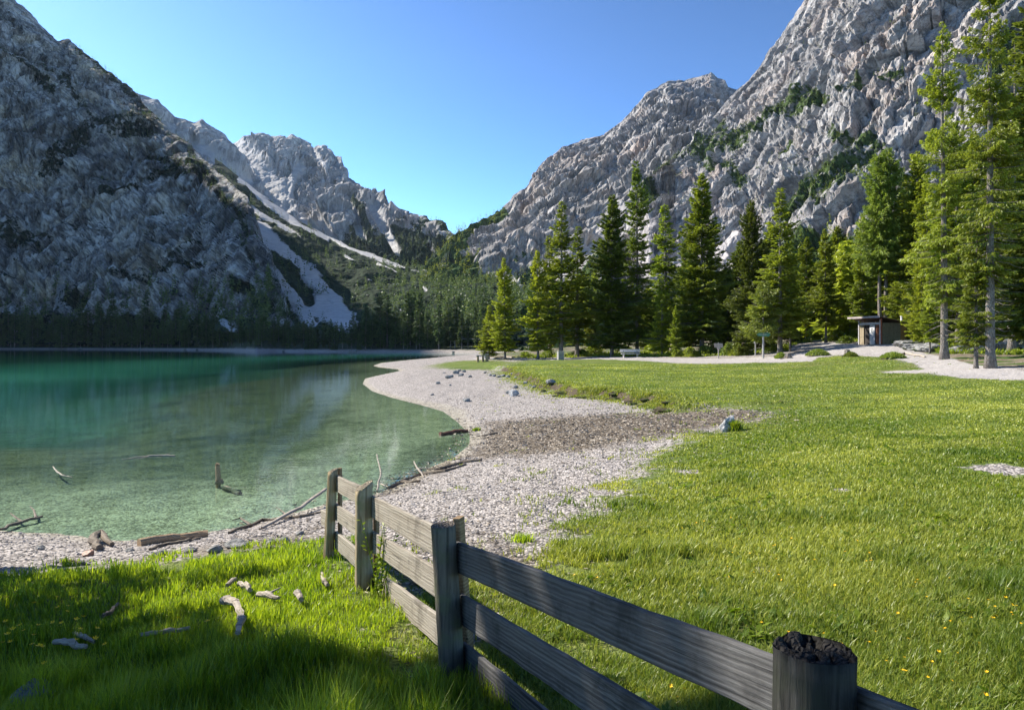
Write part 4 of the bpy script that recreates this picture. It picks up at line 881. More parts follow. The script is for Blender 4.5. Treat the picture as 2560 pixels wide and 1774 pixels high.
# ---------------------------------------------------------------- fence
_m = NT('rusty_nail'); M_INKN = _m.done(_m.pbr((0.06, 0.04, 0.03), 0.7))
def fpt(px, py, d): return np.array([(px - 512) / F * d, d, CAMZ - d * (py - HZ) / F])
fence = empty('fence', (0.7, 1.65, tz(0.7, 1.65)))
tag(fence, 'weathered plank fence with round posts running from the nearest post down to the lake', 'fence')
FO = np.array(fence.location)
def fpost(px, top_py, d, r, mat, slant=(0, 0), seed=0, rough=0.004, notch=False, lean=(0, 0), label=None):
    top = fpt(px, top_py, d); gz_ = tz(top[0], top[1]) - 0.25; h = top[2] - gz_; rg = np.random.default_rng(seed)
    sides, rows = 36, 26; th = np.arange(sides) / sides * 2 * np.pi; V = []; A = []
    prof = 1 + 0.035 * np.sin(2 * th + rg.uniform(0, 6)) + 0.025 * np.sin(5 * th + rg.uniform(0, 6)) + 0.012 * rg.normal(size=sides)
    def topz(x, y): return slant[0] * x + slant[1] * y
    for k in range(rows):
        t = k / (rows - 1); rad = r * prof * (1.06 - 0.06 * t) * (1 + 0.012 * rg.normal(size=sides))
        x = np.cos(th) * rad + lean[0] * (t - 1) * h; y = np.sin(th) * rad + lean[1] * (t - 1) * h
        z = gz_ + (h + topz(np.cos(th) * rad, np.sin(th) * rad)) * t
        V.append(np.stack([top[0] + x, top[1] + y, z], -1)); A.append(np.zeros(sides))
    nr = 12
    for k in range(1, nr):
        q = 1 - k / nr; rad = r * prof * q
        x, y = np.cos(th) * rad, np.sin(th) * rad
        p = np.stack([x * 22, y * 22, 0 * x + seed], -1)
        z = top[2] + topz(x, y) + rough * (1.0 * fbm(p, 3) - 0.3) - 0.6 * rough * np.abs(np.sin(th * 3.5 + 4 * q)) ** 8 * 3
        if notch: z -= 0.035 * np.exp(-((x - 0.028) / 0.016) ** 2) * (y > -0.005) * sstep(-0.01, 0.05, y); z += 0.012 * sstep(0.02, 0.08, y) * (x < 0.01)
        V.append(np.stack([top[0] + x, top[1] + y, z], -1)); A.append(np.ones(sides))
    V.append(np.array([[top[0], top[1], top[2] - rough]])); A.append(np.ones(1))
    V = np.concatenate(V) - FO; A = np.concatenate(A); n = rows + nr - 1; f4 = []
    for k in range(n - 1):
        for j in range(sides): f4.append((k*sides+j, k*sides+(j+1) % sides, (k+1)*sides+(j+1) % sides, (k+1)*sides+j))
    f3 = [((n-1)*sides+j, (n-1)*sides+(j+1) % sides, len(V) - 1) for j in range(sides)]
    c0 = np.array([top[0], top[1], gz_]) - FO
    o = mesh_np('post', V - c0, [np.array(f4), np.array(f3)], mat, {'top': A}, True, fence); o.location = c0
    if label: o['label'] = label
    return o
fpost(814, 648, 1.65, 0.090, M_POST1, (0, -0.02), 1, 0.012, True, label='nearest thick post with a dark cracked top')
fpost(443, 524, 3.85, 0.066, M_POST2, (0.08, 0.05), 2, 0.003, lean=(-0.06, 0), label='dark round post with a squared batten behind it')
fpost(364, 485, 5.7, 0.068, M_POST3, (0.55, 0.2), 3, 0.004, lean=(-0.0, 0), label='mossy knotty post with a slanting top')
fpost(333, 469.5, 6.9, 0.049, M_POST3, (0.35, 0.1), 4, 0.003, lean=(0.05, 0), label='farthest slim post by the shore')
def stick(name, p0, p1, hgt, thick, mat, parent, off, seed=0, label=None, up=(0, 0, 1)):
    """a plank from p0 to p1 (top edge), local x along it"""
    p0, p1 = np.array(p0, float), np.array(p1, float); L = np.linalg.norm(p1 - p0); X = (p1 - p0) / L
    Yv = np.cross(np.array(up, float), X); Yv /= np.linalg.norm(Yv); Zv = np.cross(X, Yv); r = np.random.default_rng(seed)
    n = max(4, int(L / 0.12)); xs = np.linspace(-L / 2, L / 2, n); V = []; bev = min(0.006, thick * 0.2)
    ring = [(-thick/2, -hgt/2 + bev), (-thick/2 + bev, -hgt/2), (thick/2 - bev, -hgt/2), (thick/2, -hgt/2 + bev), (thick/2, hgt/2 - bev), (thick/2 - bev, hgt/2), (-thick/2 + bev, hgt/2), (-thick/2, hgt/2 - bev)]
    wob = np.cumsum(r.normal(size=(n, 2)) * 0.0012, 0); edge = r.normal(size=(n, 2)) * 0.0018
    for k in range(n):
        for (a, b) in ring: V.append((xs[k], a + wob[k, 0], b + wob[k, 1] + (edge[k, 0] if b > 0 else edge[k, 1])))
    f = []
    for k in range(n - 1):
        for j in range(8): f.append((k*8+j, k*8+(j+1) % 8, (k+1)*8+(j+1) % 8, (k+1)*8+j))
    o = mesh_np(name, V, [np.array(f), np.array([list(range(8))[::-1], [(n-1)*8+j for j in range(8)]])], mat, None, False, parent)
    if name == 'board':      # two nail heads near each end
        nb_ = MB()
        for ex in (-1, 1):
            for ez in (-1, 1): nb_.tube([(ex * (L / 2 - 0.045), sd_ * (thick / 2 - 0.002), ez * hgt * 0.24) for sd_ in (1, 1.16)], 0.0045, 7); nb_.tube([(ex * (L / 2 - 0.045), sd_ * (thick / 2 - 0.002), ez * hgt * 0.24) for sd_ in (-1, -1.16)], 0.0045, 7)
        nb_.build('nail', M_INKN, o)
    M = Matrix(((X[0], Yv[0], Zv[0]), (X[1], Yv[1], Zv[1]), (X[2], Yv[2], Zv[2]))).to_4x4()
    M.translation = Vector((p0 + p1) / 2 - Zv * hgt / 2 + np.array(off, float)); o.matrix_local = M
    if label: o['label'] = label
    return o
D1, D2, D3, D4 = 1.78, 3.92, 5.78, 6.95
def board(a, b, h, mat, seed): return stick('board', fpt(*a), fpt(*b), h, 0.028, mat, fence, -FO, seed)
# nearest span
board((457, 540.5, D2), (800, 664, D1), 0.172, M_BOARD_SHADE, 1); board((461, 592, D2), (800, 792, D1), 0.172, M_BOARD_SHADE, 2); board((463, 640, D2), (800, 915, D1), 0.172, M_BOARD_SHADE, 3)
board((800, 665, 1.86), (1010, 742, 1.25), 0.172, M_BOARD_SHADE, 4)
# middle span
board((371, 494, D3), (446, 529.5, D2 + 0.03), 0.178, M_BOARD2, 5); board((372, 530, D3), (446, 573, D2 + 0.03), 0.178, M_BOARD2, 6); board((377, 570, D3), (449, 619, D2 + 0.03), 0.178, M_BOARD2, 7)
# far span
board((337, 474, D4), (365, 487, D3 + 0.02), 0.165, M_BOARD2, 8); board((336, 503, D4), (365, 521, D3 + 0.02), 0.165, M_BOARD2, 9); board((336, 530, D4), (368, 556, D3 + 0.02), 0.175, M_BOARD2, 10)
board((322, 509, 7.6), (331, 513, 7.02), 0.165, M_BOARD2, 11)
def batten(px, py, d, w, t, mat, seed, lean=0.0):
    top = fpt(px, py, d); g = tz(top[0], top[1]) - 0.2
    stick('batten', top, (top[0] + lean, top[1], g), w, t, mat, fence, -FO + np.array([0, 0, 0]), seed, up=(0.4, 1, 0))
batten(461, 515, 4.06, 0.072, 0.045, M_BATTEN, 20, 0.08); batten(341, 467, 7.05, 0.045, 0.035, M_BATTEN, 21); batten(331.5, 470, 7.0, 0.03, 0.03, M_BATTEN, 22)
batten(378, 500, 5.86, 0.05, 0.04, M_BATTEN, 23, 0.01)

# ---------------------------------------------------------------- toilet hut
M_PLANKG = wood_mat('grey_planks', (0.22, 0.175, 0.115), (0.42, 0.345, 0.235), None, 2); M_PLANKO = wood_mat('orange_planks', (0.36, 0.18, 0.055), (0.60, 0.33, 0.12), None, 2)
M_DOORSHADE = plain('doorway_shade', (0.035, 0.028, 0.024)); M_DOORR = plain('red_door', (0.17, 0.065, 0.035)); M_RED = plain('red_timber', (0.36, 0.11, 0.055)); M_PALE = plain('pale_timber', (0.48, 0.47, 0.48)); M_SIGNB = plain('sign_blue', (0.22, 0.31, 0.40)); M_INK = plain('sign_ink', (0.03, 0.04, 0.055)); M_WHITE = plain('white_paint', (0.72, 0.72, 0.72), var=0.08)
M_ROOF = plain('roof_board', (0.36, 0.31, 0.30)); M_ROOFD = plain('roof_underside', (0.10, 0.055, 0.035))
th = math.radians(73); c = wd(882, 66); LF, LS, HT = 2.9, 3.0, 2.45
hx, hy = c[0] - math.cos(th) * LF, c[1] + math.sin(th) * LF
hz0 = min(tz(c[0], c[1]), CAMZ + 66 * 2.3 / F)
hut = empty('toilet_hut', (hx, hy, hz0 - 0.02), -th); tag(hut, 'small wooden toilet hut with a sloping flat roof and two doors beside the forest road', 'hut')
b = MB(); 
PT = (LS - 0.1) / 12
for k in range(9): b.box((LF - 0.02, 0.09 + (k + 0.5) * PT, 1.05 + 0.004 * (k % 3)), (0.04 + 0.006 * (k % 2), PT - 0.012, 2.1))
b.build('side_wall', M_PLANKG, hut)
b = MB()
for k in range(3): b.box((LF - 0.02, 0.09 + (9.5 + k) * PT, 1.0), (0.045 + 0.006 * (k % 2), PT - 0.012, 2.0))
b.build('side_wall', M_PLANKO, hut)['label'] = 'orange end of the plank wall'
b = MB(); b.box((LF / 2, LS - 0.03, 1.0), (LF - 0.1, 0.04, 2.0)); b.box((0.03, LS / 2 + 0.05, 1.0), (0.04, LS - 0.2, 2.0)); b.build('back_wall', M_PLANKG, hut)
b = MB()
for k in range(4): b.box((0.10 + k * 0.16, 0.03, 0.96), (0.155, 0.05 + 0.005 * (k % 2), 1.92))
b.build('front_panel', M_PLANKG, hut)
for x0, w, mt, lb in ((1.02, 0.62, M_DOORSHADE, 'dark panel painting the shade of the open doorway'), (2.33, 0.46, M_DOORR, 'reddish brown door')):  # the first is a dark panel painted as the shade inside an open doorway
    d = MB().box((x0, 0.10, 0.97), (w, 0.05, 1.94)).build('door', mt, hut, bevel=0.004); d['label'] = lb
    MB().box((x0 + w * 0.38, 0.06, 1.0), (0.03, 0.05, 0.12)).build('handle', M_PALE, d)
MB().box((1.71, 0.03, 0.96), (0.62, 0.06, 1.92)).build('front_panel', M_PALE, hut)
sg = MB().box((1.71, -0.012, 1.45), (0.54, 0.02, 0.9)).build('sign', M_WHITE, hut)
b = MB()
def stroke(p, q, w=0.035, x0=0, z0=0):
    p, q = np.array(p), np.array(q); L = np.linalg.norm(q - p); a = math.atan2(q[1] - p[1], q[0] - p[0]); ca, sa = math.cos(a), math.sin(a)
    b.box((x0 + (p[0] + q[0]) / 2, -0.028, z0 + (p[1] + q[1]) / 2), (L + w * 0.6, 0.008 + 0.001 * abs(math.sin(a * 3)), w), rot=[(ca, 0, -sa), (0, 1, 0), (sa, 0, ca)])
for p, q in (((0, .22), (.055, 0)), ((.055, 0), (.11, .18)), ((.11, .18), (.165, 0)), ((.165, 0), (.22, .22))): stroke(p, q, 0.034, 1.47, 1.66)
for p, q in (((.17, .2), (.05, .22)), ((.05, .22), (0, .16)), ((0, .16), (0, .06)), ((0, .06), (.05, 0)), ((.05, 0), (.17, .02))): stroke(p, q, 0.034, 1.74, 1.66)
for i in range(2):
    for j in range(2): b.box((1.62 + 0.19 * i, -0.027, 1.50 - 0.19 * j), (0.13, 0.01, 0.13))
b.box((1.71, -0.027, 1.13), (0.4, 0.01, 0.05)); b.build('lettering', M_INK, sg)
b = MB(); b.box((2.70, 0.03, 1.2), (0.22, 0.08, 2.4)); b.box((0.03, 0.0, 1.2), (0.09, 0.09, 2.4)); b.build('door_frame', M_PALE, hut)
MB().box((LF / 2 - 0.02, 0.025, 2.05), (LF - 0.28, 0.09, 0.22)).build('lintel', M_PALE, hut)
b = MB(); b.box((LF - 0.06, -0.02, 1.27), (0.13, 0.10, 2.54)); b.build('corner_post', M_RED, hut, bevel=0.004)
b = MB()
for x in (0.75, 1.45, 2.1): b.box((x, 0.03, 2.3), (0.06, 0.06, 0.34))
b.build('transom_struts', M_ROOFD, hut); bpy.data.objects['transom_struts'].name = 'transom'
a0 = 0.165
R3 = [(1, 0, 0), (0, math.cos(-a0), -math.sin(-a0)), (0, math.sin(-a0), math.cos(-a0))]
rf = MB().box((LF / 2, LS / 2 - 0.05, 2.28), (LF + 1.1, LS + 1.6, 0.09), rot=R3).build('roof', M_ROOFD, hut)
MB().box((LF / 2, LS / 2 - 0.05 - (LS + 1.6) / 2 * math.cos(a0) - 0.02, 2.28 + (LS + 1.6) / 2 * math.sin(a0)), (LF + 1.14, 0.05, 0.19)).build('fascia', M_ROOF, rf)
MB().box((LF / 2, LS / 2 - 0.05, 2.335), (LF + 1.1, LS + 1.6, 0.02), rot=R3).build('roof_felt', M_ROOF, rf)
MB().tube([(2.7, 2.6, 2.2), (2.7, 2.6, 2.75)], [0.09, 0.09], 10).tube([(2.7, 2.6, 2.75), (2.7, 2.6, 2.85)], [0.15, 0.05], 10).build('vent_pipe', M_WHITE, rf)

# ---------------------------------------------------------------- bench, signs, bin, table
M_BENCH = wood_mat('bleached_bench', (0.50, 0.49, 0.48), (0.80, 0.79, 0.78)); M_GREYW = wood_mat('grey_sign_wood', (0.24, 0.225, 0.215), (0.48, 0.455, 0.44)); M_GREYP = wood_mat('grey_post_wood', (0.26, 0.25, 0.23), (0.46, 0.44, 0.41), None, 2)
x, y = wd(630.5, 79); e = empty('park_bench', (x, y, tz(x, y)), 0.06); tag(e, 'bleached wooden bench in front of the tall spruces', 'bench')
MB().box((0, 0.23, 0.78), (2.35, 0.05, 0.36), rot=[(1,0,0),(0,math.cos(.18),-math.sin(.18)),(0,math.sin(.18),math.cos(.18))]).build('backrest', M_BENCH, e, bevel=0.01)
MB().box((0, -0.1, 0.44), (2.2, 0.40, 0.06)).build('seat', M_BENCH, e, bevel=0.01)
for s in (-0.8, 0.8):
    b = MB().box((s, -0.1, 0.2), (0.10, 0.34, 0.42)).box((s, 0.20, 0.42), (0.085, 0.08, 0.84)); b.build('leg', M_GREYP, e)
x, y = wd(718.5, 68); e = empty('signpost', (x, y, tz(x, y) - 0.05), 0.1); tag(e, 'grey signpost carrying three wooden arrow boards and a small plate', 'signpost')
MB().tube([(0, 0, 0), (0, 0, 1.62)], 0.055, 10).build('post', M_GREYP, e)
for k, (z_, w) in enumerate(((1.52, 0.80), (1.37, 0.84), (1.22, 0.80))):
    b = MB(); t = 0.018; hw = w / 2; y0 = -0.075
    pr = [(-hw, z_ - 0.062), (hw, z_ - 0.062), (hw, z_ + 0.062), (-hw, z_ + 0.062), (-hw - 0.07, z_)]
    V = [(p[0], y0 - t, p[1]) for p in pr] + [(p[0], y0 + t, p[1]) for p in pr]
    b.add(V, [(0,1,2,3,4), (9,8,7,6,5)] + [(i, i + 5, (i + 1) % 5 + 5, (i + 1) % 5) for i in range(5)]); b.build('arrow_board', M_GREYW, e)
MB().box((0, -0.075, 1.05), (0.34, 0.03, 0.17)).build('plate', M_GREYW, e)
x, y = wd(755.5, 68); e = empty('signpost', (x, y, tz(x, y) - 0.05), -0.7); tag(e, 'slim pale wooden post with a small arrow plate at the top, by the larch', 'signpost')
MB().tube([(0, 0, 0), (0, 0, 1.4), (0, 0, 1.5)], [0.07, 0.065, 0.05], 10).build('post', M_GREYP, e)
MB().box((0.05, -0.09, 1.38), (0.38, 0.03, 0.26)).build('arrow_board', M_GREYW, e)
x, y = wd(762, 63.5); e = empty('direction_board', (x, y - 0.35, tz(x, y) + 2.18), -0.15)
M_GREENB = plain('green_board', (0.05, 0.17, 0.11)); V = []; pr = [(-0.6, 0), (-0.42, 0.17), (0.45, 0.17), (0.62, 0.06), (0.62, -0.06), (0.45, -0.19), (-0.42, -0.17)]
b = MB(); b.add([(p[0], -0.02, p[1]) for p in pr] + [(p[0], 0.02, p[1]) for p in pr], [tuple(range(7)), tuple(range(13, 6, -1))] + [(i, i + 7, (i + 1) % 7 + 7, (i + 1) % 7) for i in range(7)])
b.build('panel', M_GREENB, e); MB().tube([(0, 0.06, -2.3), (0, 0.06, 0.2)], 0.085, 8).build('post', M_GREYP, e); MB().box((-0.05, -0.028, 0.0), (0.8, 0.012, 0.03)).build('stripe', M_PALE, e)
tag(e, 'green pointed direction board on a post in front of the small larch', 'sign')
x, y = wd(560.5, 79); e = empty('litter_bin', (x, y, tz(x, y)), 0.2); tag(e, 'square litter bin of upright grey slats at the foot of a slender spruce', 'bin')
b = MB()
for s in range(4):
    for k in range(5):
        a = s * math.pi / 2; q = (k - 2) * 0.125; b.box((q * math.cos(a) + 0.32 * math.sin(a), q * math.sin(a) - 0.32 * math.cos(a), 0.52 + 0.012 * (k % 3)), (0.105, 0.03, 1.02), rot=[(math.cos(a), -math.sin(a), 0), (math.sin(a), math.cos(a), 0), (0, 0, 1)])
b.build('slats', M_GREYP, e); bpy.data.objects['slats'].name = 'slat_panel'
b = MB(); b.box((0, 0, 0.45), (0.5, 0.5, 0.85)); b.build('liner', M_ROOFD, e)
x, y = wd(480.5, 84); e = empty('stone_table', (x, y, tz(x, y)), 0.15); tag(e, 'rough stone slab table on two pillars at the lakeside', 'table')
MB().box((0, 0, 0.76), (1.15, 0.7, 0.12), taper=0.06).build('table_top', M_STONED, e, bevel=0.02)
for s in (-0.32, 0.32): MB().box((s, 0, 0.33), (0.27, 0.42, 0.75), taper=0.12).build('leg', M_LOG, e)
x, y = wd(487, 84); e = empty('stool_block', (x, y, tz(x, y))); tag(e, 'squat carved block standing right of the stone table', 'block')
MB().box((0, 0, 0.42), (0.40, 0.38, 0.84), taper=0.2).build('body', M_LOG, e, bevel=0.03); MB().box((0, 0, 0.9), (0.5, 0.46, 0.14)).build('cap', M_STONED, e, bevel=0.03)

# ---------------------------------------------------------------- rocks
def rock(px, py, w, h, mat, label, group=None, seed=0, name='rock', cat='rock', flat=0.75, sub=3, amp=0.22, d=None, sink=0.25, rot=None, yscale=0.9, skew=0.0):
    g = G(px, py) if d is None else np.array([*wd(px, d), tz(*wd(px, d))]); r = np.random.default_rng(seed + 100)
    bm = bmesh.new(); bmesh.ops.create_icosphere(bm, subdivisions=sub, radius=1); V = np.array([v.co[:] for v in bm.verts]); fa = np.array([[v.index for v in f.verts] for f in bm.faces]); bm.free()
    for k in range(9):
        n = r.normal(size=3); n /= np.linalg.norm(n); dd = r.uniform(0.55, 0.9); q = V @ n - dd; V = V - np.outer(np.maximum(q, 0) * 0.85, n)
    V = V * (1 + amp * 0.6 * fbm(V * 1.3 + seed * 3.1, 4))[:, None] + amp * 0.25 * fbm(V * 4 + seed, 3)[:, None] * V
    ext = V.max(0) - V.min(0); V = (V - (V.max(0) + V.min(0)) / 2) / ext
    V = V * np.array([w, w * yscale, h * (1 + sink)]); V[:, 0] += skew * V[:, 2]
    V[:, 2] += h * (1 + sink) / 2 - h * sink
    a = r.uniform(-0.5, 0.5) if rot is None else rot; R = np.array([(math.cos(a), -math.sin(a), 0), (math.sin(a), math.cos(a), 0), (0, 0, 1)])
    o = mesh_np(name, V @ R.T, [fa], mat, None, False); o.location = g; tag(o, label, cat, group); return o
rock(727, 430, 0.34, 0.34, M_STONE, 'pale pitted rock standing in the meadow with a grass tuft at its right', seed=2, sub=5, amp=0.35, skew=0.45, yscale=0.7)
rock(514, 395.5, 0.52, 0.30, M_STONE, 'largest pale pointed rock on the gravel beach', seed=3, sub=4, yscale=0.8)
rock(508, 393, 0.26, 0.16, M_STONED, 'small grey rock touching the left side of the largest beach rock', seed=4)
rock(515, 388, 0.34, 0.17, M_STONED, 'flat grey rock just behind the largest beach rock', seed=5)
rock(551, 383, 0.55, 0.22, M_STONED, 'wide grey rock at the edge of the turf bank', seed=6)
rock(466.5, 401, 0.36, 0.16, M_STONED, 'lone grey rock on the beach nearest the water', seed=7)
for k, (px, py, w, lab) in enumerate(((448, 378, 0.34, 'tight cluster of stones'), (451, 377, 0.3, 'tight cluster of stones'), (456, 373.5, 0.42, 'tight cluster'), (461, 375.5, 0.36, ''), (459, 371, 0.3, ''), (464, 371.8, 0.3, ''), (438, 384, 0.24, ''), (444, 373, 0.2, ''), (470, 377, 0.22, ''),
        (494, 376, 0.26, ''), (499, 377, 0.24, ''), (503, 376, 0.3, ''), (508, 377.5, 0.26, ''), (516, 378, 0.2, ''), (526, 383.5, 0.26, ''), (534, 388, 0.26, ''), (530, 386, 0.16, ''), (490, 375.5, 0.22, ''), (485, 373, 0.2, ''), (432, 395, 0.16, ''), (512, 374, 0.2, ''), (450, 385, 0.14, ''))):
    rock(px, py, w * 1.25, w * 0.6, M_STONED, 'small grey stone lying scattered on the pale gravel beach', 'stones scattered over the beach', seed=20 + k, name='stone', cat='stone', sub=2)
rock(486.5, 358.5, 0.62, 0.48, M_STONE, 'rounded white stone in front of the stone table', seed=50, name='stone', cat='stone')
rock(1022, 362, 5.0, 2.6, M_BOULDER, 'big mossy boulder at the right edge below the wood', seed=51, sub=5, d=50, amp=0.4)
rock(1003, 358, 2.0, 0.9, M_BOULDER, 'mossy rock left of the big boulder at the right edge', seed=52, sub=4, d=49)
rock(972, 352, 2.2, 1.2, M_BOULDER, 'root covered rock behind the thin grey trunk', seed=53, sub=4, d=49, amp=0.4)
rock(958, 355, 1.3, 0.5, M_BOULDER, 'low rock in the shade right of the left thick trunk', seed=54, sub=4, d=48)
for k, (px, d, w, h) in enumerate(((908, 58, 2.2, 0.6), (918, 55, 2.4, 0.55), (931, 53, 2.2, 0.7), (900, 60, 1.4, 0.4))):
    rock(px, 0, w, h, M_BOULDER, 'dark low mound of root and rock in the shade right of the hut', 'mounds right of the hut', seed=60 + k, sub=4, d=d, amp=0.4, name='mound', cat='mound')
rock(36, 697, 0.22, 0.10, M_STONED, 'grey rock half sunk in the dark grass near the bottom left corner', seed=70, sub=4)
rock(236, 548.5, 0.28, 0.09, M_STONED, 'flat grey stone on the shore gravel beyond the left grass', seed=71)
rock(88, 553, 0.14, 0.06, plain('rust_stone', (0.30, 0.16, 0.10)), 'small reddish stone on the near shore gravel', seed=72)
for k, (px, py, w) in enumerate(((40, 548, 0.12), (190, 552, 0.14), (160, 556, 0.16), (215, 553, 0.18), (60, 560, 0.1), (285, 540, 0.12), (300, 533, 0.1), (270, 545, 0.12), (130, 550, 0.1))):
    rock(px, py, w, w * 0.45, M_STONED, 'small grey stone half buried in the near shore gravel', 'stones in the near shore gravel', seed=80 + k, name='stone', cat='stone', sub=2)
r = np.random.default_rng(8)
for k in range(14):
    px = r.uniform(10, 225) if k < 10 else r.uniform(280, 470); x, y = wd(px, np.interp(px, FAR_PX, FAR_D) + 1.5); w = r.uniform(1.0, 3.2)
    rock(px, 0, w, w * 0.45, M_STONED, 'grey boulder at the waterline of the far shore', 'boulders along the far shore', seed=100 + k, name='boulder', cat='boulder', sub=2, d=float(np.interp(px, FAR_PX, FAR_D) + 2))

# ---------------------------------------------------------------- stumps, logs, driftwood
def stump(px, d, w, h, label, mossy=False):
    x, y = wd(px, d); e = empty('tree_stump', (x, y, tz(x, y) - 0.03)); r = np.random.default_rng(int(px)); b = MB()
    b.tube([(0, 0, -0.1), (0, 0, h * 0.3), (0, 0, h * 0.7), (0.02, 0, h)], [w * 0.75, w * 0.58, w * 0.48, w * 0.45], 14, True, 0.08, int(px)); b.build('trunk', M_BARK, e)
    b = MB()
    for k in range(6):
        a = k * 1.05 + r.uniform(-.3, .3); L = w * r.uniform(1.0, 1.7); b.tube([(0.3 * w * math.cos(a), 0.3 * w * math.sin(a), h * 0.4), (0.7 * w * math.cos(a), 0.7 * w * math.sin(a), h * 0.12), (L * math.cos(a), L * math.sin(a), -0.04)], [w * 0.2, w * 0.13, 0.02], 6)
    b.build('root', M_DRIFTD, e); tag(e, label, 'stump'); return e
stump(788, 58, 0.55, 0.45, 'broad weathered stump with spreading roots in the fork of the path'); stump(847, 52, 0.42, 0.55, 'split stump on the grass island in front of the hut')
def mound(px, d, w, h, label, seed):
    x, y = wd(px, d); r = np.random.default_rng(seed); N = 1500; e = empty('moss_mound', (x, y, tz(x, y)))
    a = r.uniform(0, 6.28, N); q = np.sqrt(r.uniform(0, 1, N)); c = np.stack([np.cos(a) * q * w, np.sin(a) * q * w * 0.8, h * (1 - q ** 2) * r.uniform(0.6, 1.05, N)], -1)
    ax = r.normal(size=(N, 3)) * 0.5 + np.array([0, 0, 1]); ax /= np.linalg.norm(ax, axis=1)[:, None]; b_ = np.cross(ax, r.normal(size=(N, 3))); b_ /= np.linalg.norm(b_, axis=1)[:, None]
    V = np.stack([c - b_ * .03, c + b_ * .03, c + ax * 0.17], 1).reshape(-1, 3)
    o = mesh_np('grass', V, [np.arange(3 * N).reshape(-1, 3)], M_LARCH, {'var': np.repeat(r.uniform(0, 1, N), 3)}, parent=e)
    th_ = np.linspace(0, 6.283, 19)[:-1]; core = np.concatenate([np.stack([np.cos(th_) * w * q_, np.sin(th_) * w * .8 * q_, th_ * 0 + h * 0.85 * (1 - q_ ** 2) - 0.03], -1) for q_ in (1, .75, .5, .2)])
    f = [(k * 18 + j, k * 18 + (j + 1) % 18, (k + 1) * 18 + (j + 1) % 18, (k + 1) * 18 + j) for k in range(3) for j in range(18)]
    mesh_np('earth', core, [np.array(f), np.array([[54 + j for j in range(18)]])], M_DRIFTD, None, True, e); tag(e, label, 'mound')
mound(781, 60, 0.55, 0.42, 'small grassy hummock left behind the broad stump', 1); mound(818, 57, 1.0, 0.5, 'largest grassy hummock at the mouth of the forest road', 2); mound(893, 45, 0.8, 0.35, 'grassy hummock between the hut and the gravel path', 3); mound(851, 51, 0.5, 0.3, 'low grassy hummock beside the split stump', 4)

def drift(pix, rad, mat, label, group=None, branches=(), lift=0.0, name='driftwood', cat='driftwood', sides=8, seed=0, zs=None):
    """a piece of wood lying along picture points on the ground"""
    P = [G(px, py, lift) for px, py in pix]; P = np.array(P); P[:, 2] += np.asarray(rad).max() * 0.6
    if zs is not None: P[:, 2] += np.array(zs)
    o0 = P.mean(0); b = MB(); t = np.linspace(0, len(P) - 1, (len(P) - 1) * 4 + 1); Q = np.stack([np.interp(t, range(len(P)), P[:, k]) for k in range(3)], -1)
    r = np.random.default_rng(seed); Q[1:-1] += r.normal(size=(len(Q) - 2, 3)) * np.asarray(rad).max() * 0.25
    b.tube(Q - o0, np.interp(t / t[-1], np.linspace(0, 1, len(rad)), rad), sides, True, 0.08, seed)
    for bp, br in branches:
        B = np.array([G(px, py, lift) for px, py in bp]); B[:, 2] += np.asarray(rad).max() * 0.6 + np.linspace(0, 0.04, len(B)); b.tube(B - o0, np.interp(np.linspace(0, 1, len(B)), [0, 1], [br, br * 0.3]), 6, True, 0.05, seed)
    o = b.build(name, mat, None, False); o.location = o0; tag(o, label, cat, group); return o
drift([(139, 545), (172, 541), (208, 536)], [0.06, 0.058, 0.055], M_LOG, 'thick peeled log lying at the water edge', name='log', cat='log', sides=12, seed=1)
drift([(150, 549), (165, 545), (185, 543), (200, 539)], [0.02, 0.025, 0.015], M_DRIFTD, 'thin crooked branch lying in front of the thick peeled log', seed=2)
drift([(262, 528), (300, 514), (326, 504)], [0.022, 0.03, 0.028], M_DRIFT, 'long pale pole leaning up to the last fence post', zs=[0, 0.1, 0.25], seed=3)
drift([(229, 533), (262, 521), (300, 517), (325, 511)], [0.02, 0.03, 0.022], M_DRIFTD, 'brown branch lying under the long pale pole', branches=[([(250, 525), (240, 520), (232, 524)], 0.02), ([(290, 518), (282, 513), (276, 510)], 0.015)], seed=4)
drift([(100, 549), (92, 545), (100, 540), (112, 546)], [0.045, 0.06, 0.055, 0.03], M_DRIFTD, 'gnarled root lump at the water edge left of the thick log', seed=5, zs=[0, 0.05, 0.08, 0], name='root')
drift([(0, 532), (16, 526), (42, 519)], [0.02, 0.026, 0.018], M_DRIFTD, 'forked dark branch in the shallows at the left edge', branches=[([(22, 525), (14, 520), (10, 518)], 0.02), ([(36, 520), (34, 514), (30, 511)], 0.02)], lift=0.03, seed=6)
drift([(53, 466), (57, 471), (64, 475), (72, 476.5)], [0.012, 0.022, 0.022, 0.01], M_DRIFT, 'curved pale stick floating in the green water', lift=-0.02, seed=7)
drift([(122, 459), (140, 456.5), (160, 455), (175, 455.5)], [0.012, 0.02, 0.03, 0.03], M_DRIFT, 'thin twiggy branch floating in the green water', branches=[([(150, 455.6), (140, 459), (128, 460)], 0.012), ([(165, 455), (170, 453.5), (174, 453)], 0.01)], lift=-0.02, seed=8)
drift([(440, 434.5), (455, 432.5), (468, 431.5)], [0.06, 0.06, 0.05], plain('red_log', (0.16, 0.07, 0.04)), 'reddish log lying half in the water at the beach edge', name='log', cat='log', seed=9)
drift([(482, 436), (498, 432.5)], [0.03, 0.02], M_DRIFTD, 'straight dark stick on the brown debris', seed=10)
drift([(435, 471), (450, 466.5), (462, 463), (482, 460)], [0.03, 0.04, 0.04, 0.025], M_DRIFTD, 'forked grey branch lying along the strandline', branches=[([(455, 465), (440, 470), (418, 471)], 0.03)], seed=11)
